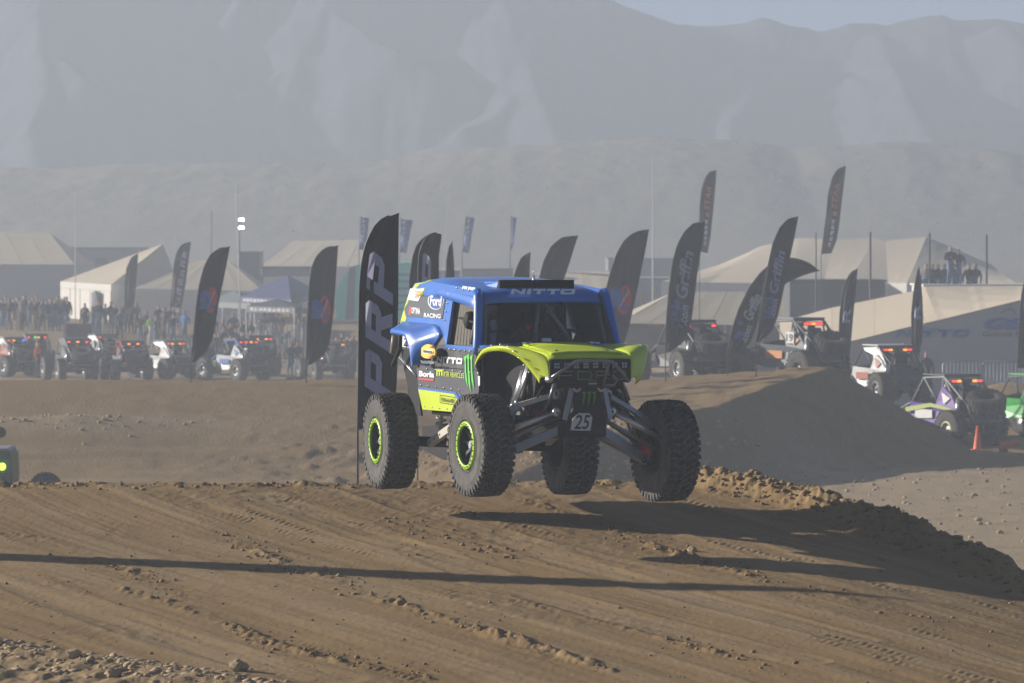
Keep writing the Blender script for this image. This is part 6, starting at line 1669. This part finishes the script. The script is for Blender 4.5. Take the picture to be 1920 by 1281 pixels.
def buggy(px, Y, label, body='grey', side='white', cage='black', roof='black', lights='r.ar', spare=True, yaw=22, rim='steel', number=None, z=None, accent=None, roofon=True, scale=1.0, stripe=None, crew=True, upper=None, whip=False, bag=None):
    x = (px - 960) / F_PX * Y
    root = empty('rock_buggy', (x, Y, (gz(x, Y) if z is None else z)), R(90 + yaw)); tag(root, label, 'race buggy', 'buggies waiting in the staging lanes')
    root.scale = (scale * rnd.uniform(0.95, 1.06), scale * rnd.uniform(0.95, 1.05), scale * rnd.uniform(0.93, 1.08))
    mc, mbd, msd = bc(cage), bc(body), bc(side)
    for (wx, wy) in ((1.35, 0.92), (1.35, -0.92), (-1.35, 0.92), (-1.35, -0.92)):
        wh = empty('wheel', (wx, wy, 0.49)); wh.parent = root; wh.rotation_euler = (0, rnd.random() * 6, 0) if wy < 0 else (0, rnd.random() * 6, math.pi)
        link('tyre', ST_ME, None, wh); link('rim', rim_mesh(rim), None, wh)
    tub = MB(); tub.prism([(1.75, -0.32, 0.62), (1.75, 0.32, 0.62), (0.7, 0.55, 0.5), (-1.1, 0.55, 0.5), (-1.5, 0.38, 0.6), (-1.5, -0.38, 0.6), (-1.1, -0.55, 0.5), (0.7, -0.55, 0.5)], (0, 0, 0.28))
    bevel(tub.build('tub', bc('black'), root), 0.03)
    hd = MB().grid([[(1.8, -0.42, 0.88), (1.8, 0, 0.96), (1.8, 0.42, 0.88)], [(1.2, -0.5, 1.02), (1.2, 0, 1.10), (1.2, 0.5, 1.02)], [(0.62, -0.62, 1.14), (0.62, 0, 1.22), (0.62, 0.62, 1.14)]], 0, True, 0.03).build('hood', mbd, root)
    for s in (1, -1):
        P = [(0.75, 0.66 * s, 1.12), (-0.35, 0.68 * s, 1.08), (-0.62, 0.66 * s, 1.55), (-0.95, 0.64 * s, 1.35), (-1.25, 0.66 * s, 1.0), (-0.75, 0.68 * s, 0.52), (0.55, 0.68 * s, 0.50), (0.95, 0.6 * s, 0.8)]
        dp = ear(P, (0, -0.03 * s, 0), MB()).build('side_panel', msd, root)
        if accent and s == 1:
            MB().prism([(0.5, 0.69, 0.95), (-0.25, 0.70, 0.95), (-0.25, 0.70, 0.75), (0.5, 0.69, 0.72)], (0, 0.006, 0)).build('decal', bc(accent), dp)
            MB().prism([(-0.62, 0.67, 1.4), (-0.98, 0.66, 1.25), (-0.75, 0.69, 1.1)], (0, 0.02, 0)).build('decal', bc(accent), dp)
        if stripe and s == 1:
            MB().prism([(0.9, 0.70, 0.98), (-0.2, 0.715, 1.12), (-1.3, 0.70, 0.98), (-1.3, 0.70, 0.92), (-0.2, 0.715, 1.02), (0.9, 0.70, 0.86)], (0, 0.01, 0)).build('stripe', bc(stripe), dp)
    cg = MB(); r_ = 0.026
    for s in (1, -1):
        cg.tube([(0.72, 0.62 * s, 1.12), (0.30, 0.56 * s, 1.72), (-0.55, 0.54 * s, 1.76), (-1.45, 0.46 * s, 1.08), (-1.6, 0.42 * s, 0.7)], r_, 7)
        cg.tube([(-0.55, 0.54 * s, 1.76), (-0.50, 0.64 * s, 1.1), (-0.45, 0.62 * s, 0.55)], r_, 7)
        cg.tube([(-0.55, 0.54 * s, 1.76), (-1.2, 0.60 * s, 1.0)], r_, 7); cg.tube([(0.30, 0.56 * s, 1.72), (-0.45, 0.64 * s, 1.1)], r_ * 0.8, 7)
        cg.tube([(0.72, 0.62 * s, 1.12), (1.75, 0.36 * s, 0.86)], r_, 7)
    for (a, h_) in ((0.30, 1.72), (-0.55, 1.76)): cg.tube([(a, -0.56, h_), (a, 0.56, h_)], r_, 7)
    cg.tube([(-1.45, -0.46, 1.08), (-1.45, 0.46, 1.08)], r_, 7); cg.tube([(-1.6, -0.42, 0.7), (-1.6, 0.42, 0.7)], r_, 7); cg.tube([(-0.5, -0.6, 1.1), (-0.55, 0.5, 1.74)], r_, 7)
    cg.build('roll_cage', mc, root)
    if roofon: bevel(MB().box((-0.12, 0, 1.80), (0.95, 1.14, 0.035)).build('roof', bc(roof), root), 0.01)
    for s in (1, -1):
        st = MB(); st.box((-0.15, 0.28 * s, 0.85), (0.5, 0.4, 0.14)); st.box((-0.42, 0.28 * s, 1.2), (0.12, 0.42, 0.7), rot=(0, R(-12), 0)); bevel(st.build('seat', bc('black'), root), 0.03)
        bevel(MB().box((0, 0, 0), (0.9, 0.09, 0.12)).build('trailing_arm', bc('slate'), root), 0.01)
        o = root.children[-1]; o.location = (-0.95, 0.62 * s, 0.55); o.rotation_euler = (0, R(8), 0)
        MB().tube([(-1.2, 0.58 * s, 1.25), (-1.25, 0.66 * s, 0.85)], 0.06, 9).tube([(-1.25, 0.66 * s, 0.85), (-1.3, 0.70 * s, 0.5)], 0.02, 7).build('shock_absorber', m_steel, root)
    MB().tube([(-1.35, -0.8, 0.49), (-1.35, 0.8, 0.49)], 0.06, 9).lathe([(0.0, -0.18), (0.15, -0.12), (0.18, 0), (0.15, 0.12), (0, 0.18)], 12, 'y', c=(-1.35, 0.1, 0.49)).build('rear_axle', bc('black'), root)
    bevel(MB().box((-0.95, 0, 0.95), (0.6, 0.6, 0.5)).build('fuel_cell', bc('black'), root), 0.05)
    if upper:
        for s in (1, -1):
            ear([(0.30, 0.57 * s, 1.74), (-0.58, 0.55 * s, 1.77), (-1.15, 0.60 * s, 1.22), (-1.30, 0.62 * s, 1.0), (-0.50, 0.66 * s, 1.10), (-0.42, 0.62 * s, 1.50), (0.12, 0.60 * s, 1.62)], (0, -0.02 * s, 0), MB()).build('upper_panel', bc(upper), root)
    if whip:
        MB().tube([(-0.5, 0.45, 1.78), (-0.62, 0.46, 3.0)], 0.008, 5).build('whip_aerial', bc('black'), root)
    if bag:
        bevel(MB().box((-1.35, 0.18, 1.32), (0.35, 0.75, 0.24)).build('tool_bag', bc(bag), root), 0.06)
    lb = MB().box((-0.72, 0, 1.66), (0.06, 0.98, 0.10)).build('light_bar', bc('black'), root)
    n = len(lights)
    for k, ch in enumerate(lights):
        if ch == '.': continue
        yk = 0.40 - 0.80 * k / max(1, n - 1)
        bevel(MB().box((-0.765, yk, 1.66), (0.03, 0.13, 0.055)).build('tail_lamp', TL[ch], lb), 0.01)
    if crew:
        for s in (1, -1):
            hm = MB().lathe([(0.0, 0.14), (0.08, 0.12), (0.125, 0.04), (0.12, -0.06), (0.08, -0.12)], 12, 'z', c=(-0.35, 0.28 * s, 1.50)); hm.build('headrest', bc('black'), root)
    if spare:
        t = link('spare_tyre', ST_ME, None, root); t.location = (-1.50, -0.05, 1.18); t.rotation_euler = (R(72), R(8), R(90))
    if number:
        pl = MB().box((-0.62, 0.72, 1.30), (0.36, 0.02, 0.30)).build('number_plate', bc('white'), root)
        mb = MB(); add_text(mb, number, (-0.47, 0.735, 1.20), (-0.30, 0, 0), (0, 0, 0.2), 0, 0.03); mb.build('lettering', bc('black'), pl, fix=False)
    return root
B = buggy
B(14, 209, 'grey buggy with red panel and blue lamp cut by the left edge', 'grey', 'rust', 'grey', 'grey', 'ra.b', True, 38, upper='slate', scale=1.05)
B(66, 217, 'grey caged buggy with green roof lamp beside the orange marshal', 'slate', 'slate', 'grey', 'black', 'r.ga.r', False, 12, whip=True)
B(138, 202, 'black buggy with three round tail lamps and grey tubes', 'slate', 'slate', 'grey', 'slate', 'r.a.r', True, 18, upper='black', scale=1.08)
B(190, 220, 'blue and white buggy with one bright red lamp', 'blue', 'slate', 'grey', 'black', 'r.....', True, 30, number='7', upper='white', whip=True)
B(244, 203, 'red framed grey buggy with two amber lamps', 'slate', 'grey', 'red', 'slate', '.a.a.', True, 16, accent='red', bag='slate')
B(314, 206, 'white buggy with paired red lamps left of the first oval flag', 'white', 'white', 'silver', 'slate', 'ra.ar', False, 34, upper='white', scale=1.04)
B(376, 212, 'white and slate buggy half hidden by the first oval flag', 'silver', 'slate', 'black', 'slate', '..a', True, 8, roofon=False, bag='black')
B(448, 202, 'blue and white buggy with a long red lamp strip', 'blue', 'white', 'blue', 'black', 'rrar', True, 36, accent='blue', bag='black')
B(486, 210, 'dark buggy behind the blue and white one', 'black', 'black', 'black', 'black', 'ra.ar', True, 12, upper='black', scale=1.05)
B(618, 204, 'red and white buggy with big spare tyre by the second oval flag', 'white', 'red', 'silver', 'slate', 'a.a', True, 18, accent='white', whip=True)
B(1292, 143, 'black buggy with white number plate beside the first lettered flag', 'black', 'black', 'slate', 'black', 'r....r', True, 24, 'steel', '42', scale=1.08)
B(1492, 141, 'black and orange buggy with wide red lamp strip', 'black', 'slate', 'slate', 'slate', '.rrarr.', True, 34, 'black', '19', accent='orange', scale=1.15)
B(1660, 149, 'white buggy with flag decal behind the spoil mound', 'white', 'white', 'black', 'white', 'ra..ar', False, 26, accent='rust', z=1.0, upper='white', scale=1.12)
B(1780, 135.5, 'purple and green buggy next to the standing cone', 'slate', 'purple', 'grey', 'black', 'ra..ar', True, 28, 'tan', stripe='limeg', accent='white', z=0.12, scale=1.2)
B(1930, 140, 'bright green buggy cut by the right edge of the picture', 'green', 'green', 'black', 'green', '.', False, 35, z=0.3)
Yc = 106.0
root = empty('utility_cart', (at(-30, 900, Yc).x, Yc, gz(at(-30, 900, Yc).x, Yc))); tag(root, 'dark green cart with a lit lime lamp at the left edge', 'cart')
T = lambda x, y, d=0.0: at(x, y, Yc) - root.location + Vector((0, d, 0))
bevel(MB().prism([T(-80, 844), T(14, 844), T(21, 853), T(23, 890), T(20, 925), T(-80, 925)], (0, 1.6, 0)).build('body', mat('cart_green', (0.03, 0.10, 0.015), 0.5, var=0.3, dirt=0.15), root), 0.05)
bevel(MB().prism([T(-80, 841, -0.03), T(12, 841, -0.03), T(18, 846, -0.03), T(-80, 847, -0.03)], (0, 1.65, 0)).build('rail', bc('grey'), root), 0.02)
q_ = T(4, 875, -0.04); MB().lathe([(0.0, -0.04), (0.06, -0.03), (0.085, 0.0), (0.085, 0.05)], 16, 'y', c=tuple(q_)).build('lamp', m_lmp, root)
q_ = T(15, 884, -0.03); bevel(MB().box(tuple(q_), (0.12, 0.04, 0.05)).build('reflector', bc('slate'), root), 0.01)
q_ = T(1, 811); MB().lathe([(0.0, -0.05), (0.10, -0.05), (0.13, -0.02), (0.13, 0.05), (0.0, 0.08)], 20, 'y', c=tuple(q_)).tube([q_, T(-12, 842)], 0.02, 7).build('mirror', bc('black'), root)
for s in (-70, 12):
    q_ = T(s, 925); w_ = link('wheel', ST_ME, None, root); w_.location = (q_.x, 0.3 if s > 0 else 1.2, 0.36); w_.scale = (0.75,) * 3; w_.rotation_euler = (0, 0, R(90))

# ================================================================== cones and loose tyres
m_cone = mat('cone_orange', (0.75, 0.14, 0.035), 0.6, var=0.1, dirt=0.1)
def cone(px, py, Y, label, fallen=False, h=0.72):
    p = at(px, py, Y); z = gz(p.x, Y)
    root = empty('traffic_cone', (p.x, Y, z)); tag(root, label, 'traffic cone', 'orange traffic cones')
    MB().lathe([(0.15, 0.03), (0.13, 0.06), (0.035, h), (0.0, h)], 16, 'z').build('body', m_cone, root)
    bevel(MB().box((0, 0, 0.015), (0.38, 0.38, 0.03)).build('base', m_cone if not fallen else mat('cone_base', (0.30, 0.06, 0.03), 0.8), root), 0.01)
    if fallen: root.rotation_euler = (R(10), R(78), R(-35)); root.location.z += 0.17
cone(1833, 848, 131.6, 'upright orange cone by the rear wheel of the purple buggy')
cone(1879, 856, 130.2, 'orange cone tipped over on its side', True)
cone(437, 648, 218, 'orange cone in front of the crowd by the barriers', h=0.8); cone(195, 624, 236, 'small orange cone among the spectators by the tent')
def loose_tyre(x, y, z, rot, label, s=1.0):
    o = link('tyre', ST_ME); o.location = (x, y, z); o.rotation_euler = rot; o.scale = (s,) * 3; tag(o, label, 'tyre', 'loose tyres lying about')
p = at(86, 905, 107); loose_tyre(p.x, 107, gz(p.x, 107) + 0.05, (R(8), 0, R(12)), 'black tyre half sunk behind the crest at the left', 0.8)
p = at(552, 708, 200); loose_tyre(p.x, 200, gz(p.x, 200) + 0.13, (R(90), 0, 0), 'flat black tyre beside the blue and white buggy', 0.8)
for k in range(4):
    for i in range(3):
        p = at(133 + i * 12, 610, 238); loose_tyre(p.x, 238 + (i % 2) * 0.3, gz(p.x, 238) + 0.14 + k * 0.27, (R(90), 0, 0), f'{ORD[k]} tyre from the ground in the {["left", "middle", "right"][i]} stack before the tent', 0.82)
# post outside the frame whose long thin shadow crosses the track
gx_, gy_ = on_ground(1790, 1136)
sd = Vector((to_sun.x, to_sun.y)); sd.normalize(); run = 15.5
bx_, by_ = gx_ + sd.x * run, gy_ + sd.y * run
zb_ = gz(bx_, by_); root = empty('feather_flag', (bx_, by_, zb_)); tag(root, 'feather flag left of the picture throwing the long shadow', 'flag')
hz2 = tz(gx_, gy_) + run * math.tan(SUN_EL) - zb_
sdx = Vector((-sd.y, sd.x, 0)); rows = []
for t in np.linspace(0, 1, 14):
    z_ = 0.9 + (hz2 - 0.9) * t; wd = 0.56 * (1 if t < 0.8 else max(0.02, math.sqrt(max(0, 1 - ((t - 0.8) / 0.2) ** 2))))
    rows.append([sdx * (wd * s) + Vector((0, 0, z_)) for s in (0, 0.33, 0.66, 1)])
MB().grid(rows, 0, True, 0.008).build('cloth', m_flag, root)
MB().tube([(0, 0, 0), (0, 0, hz2)], 0.02, 8).build('pole', m_pole, root)
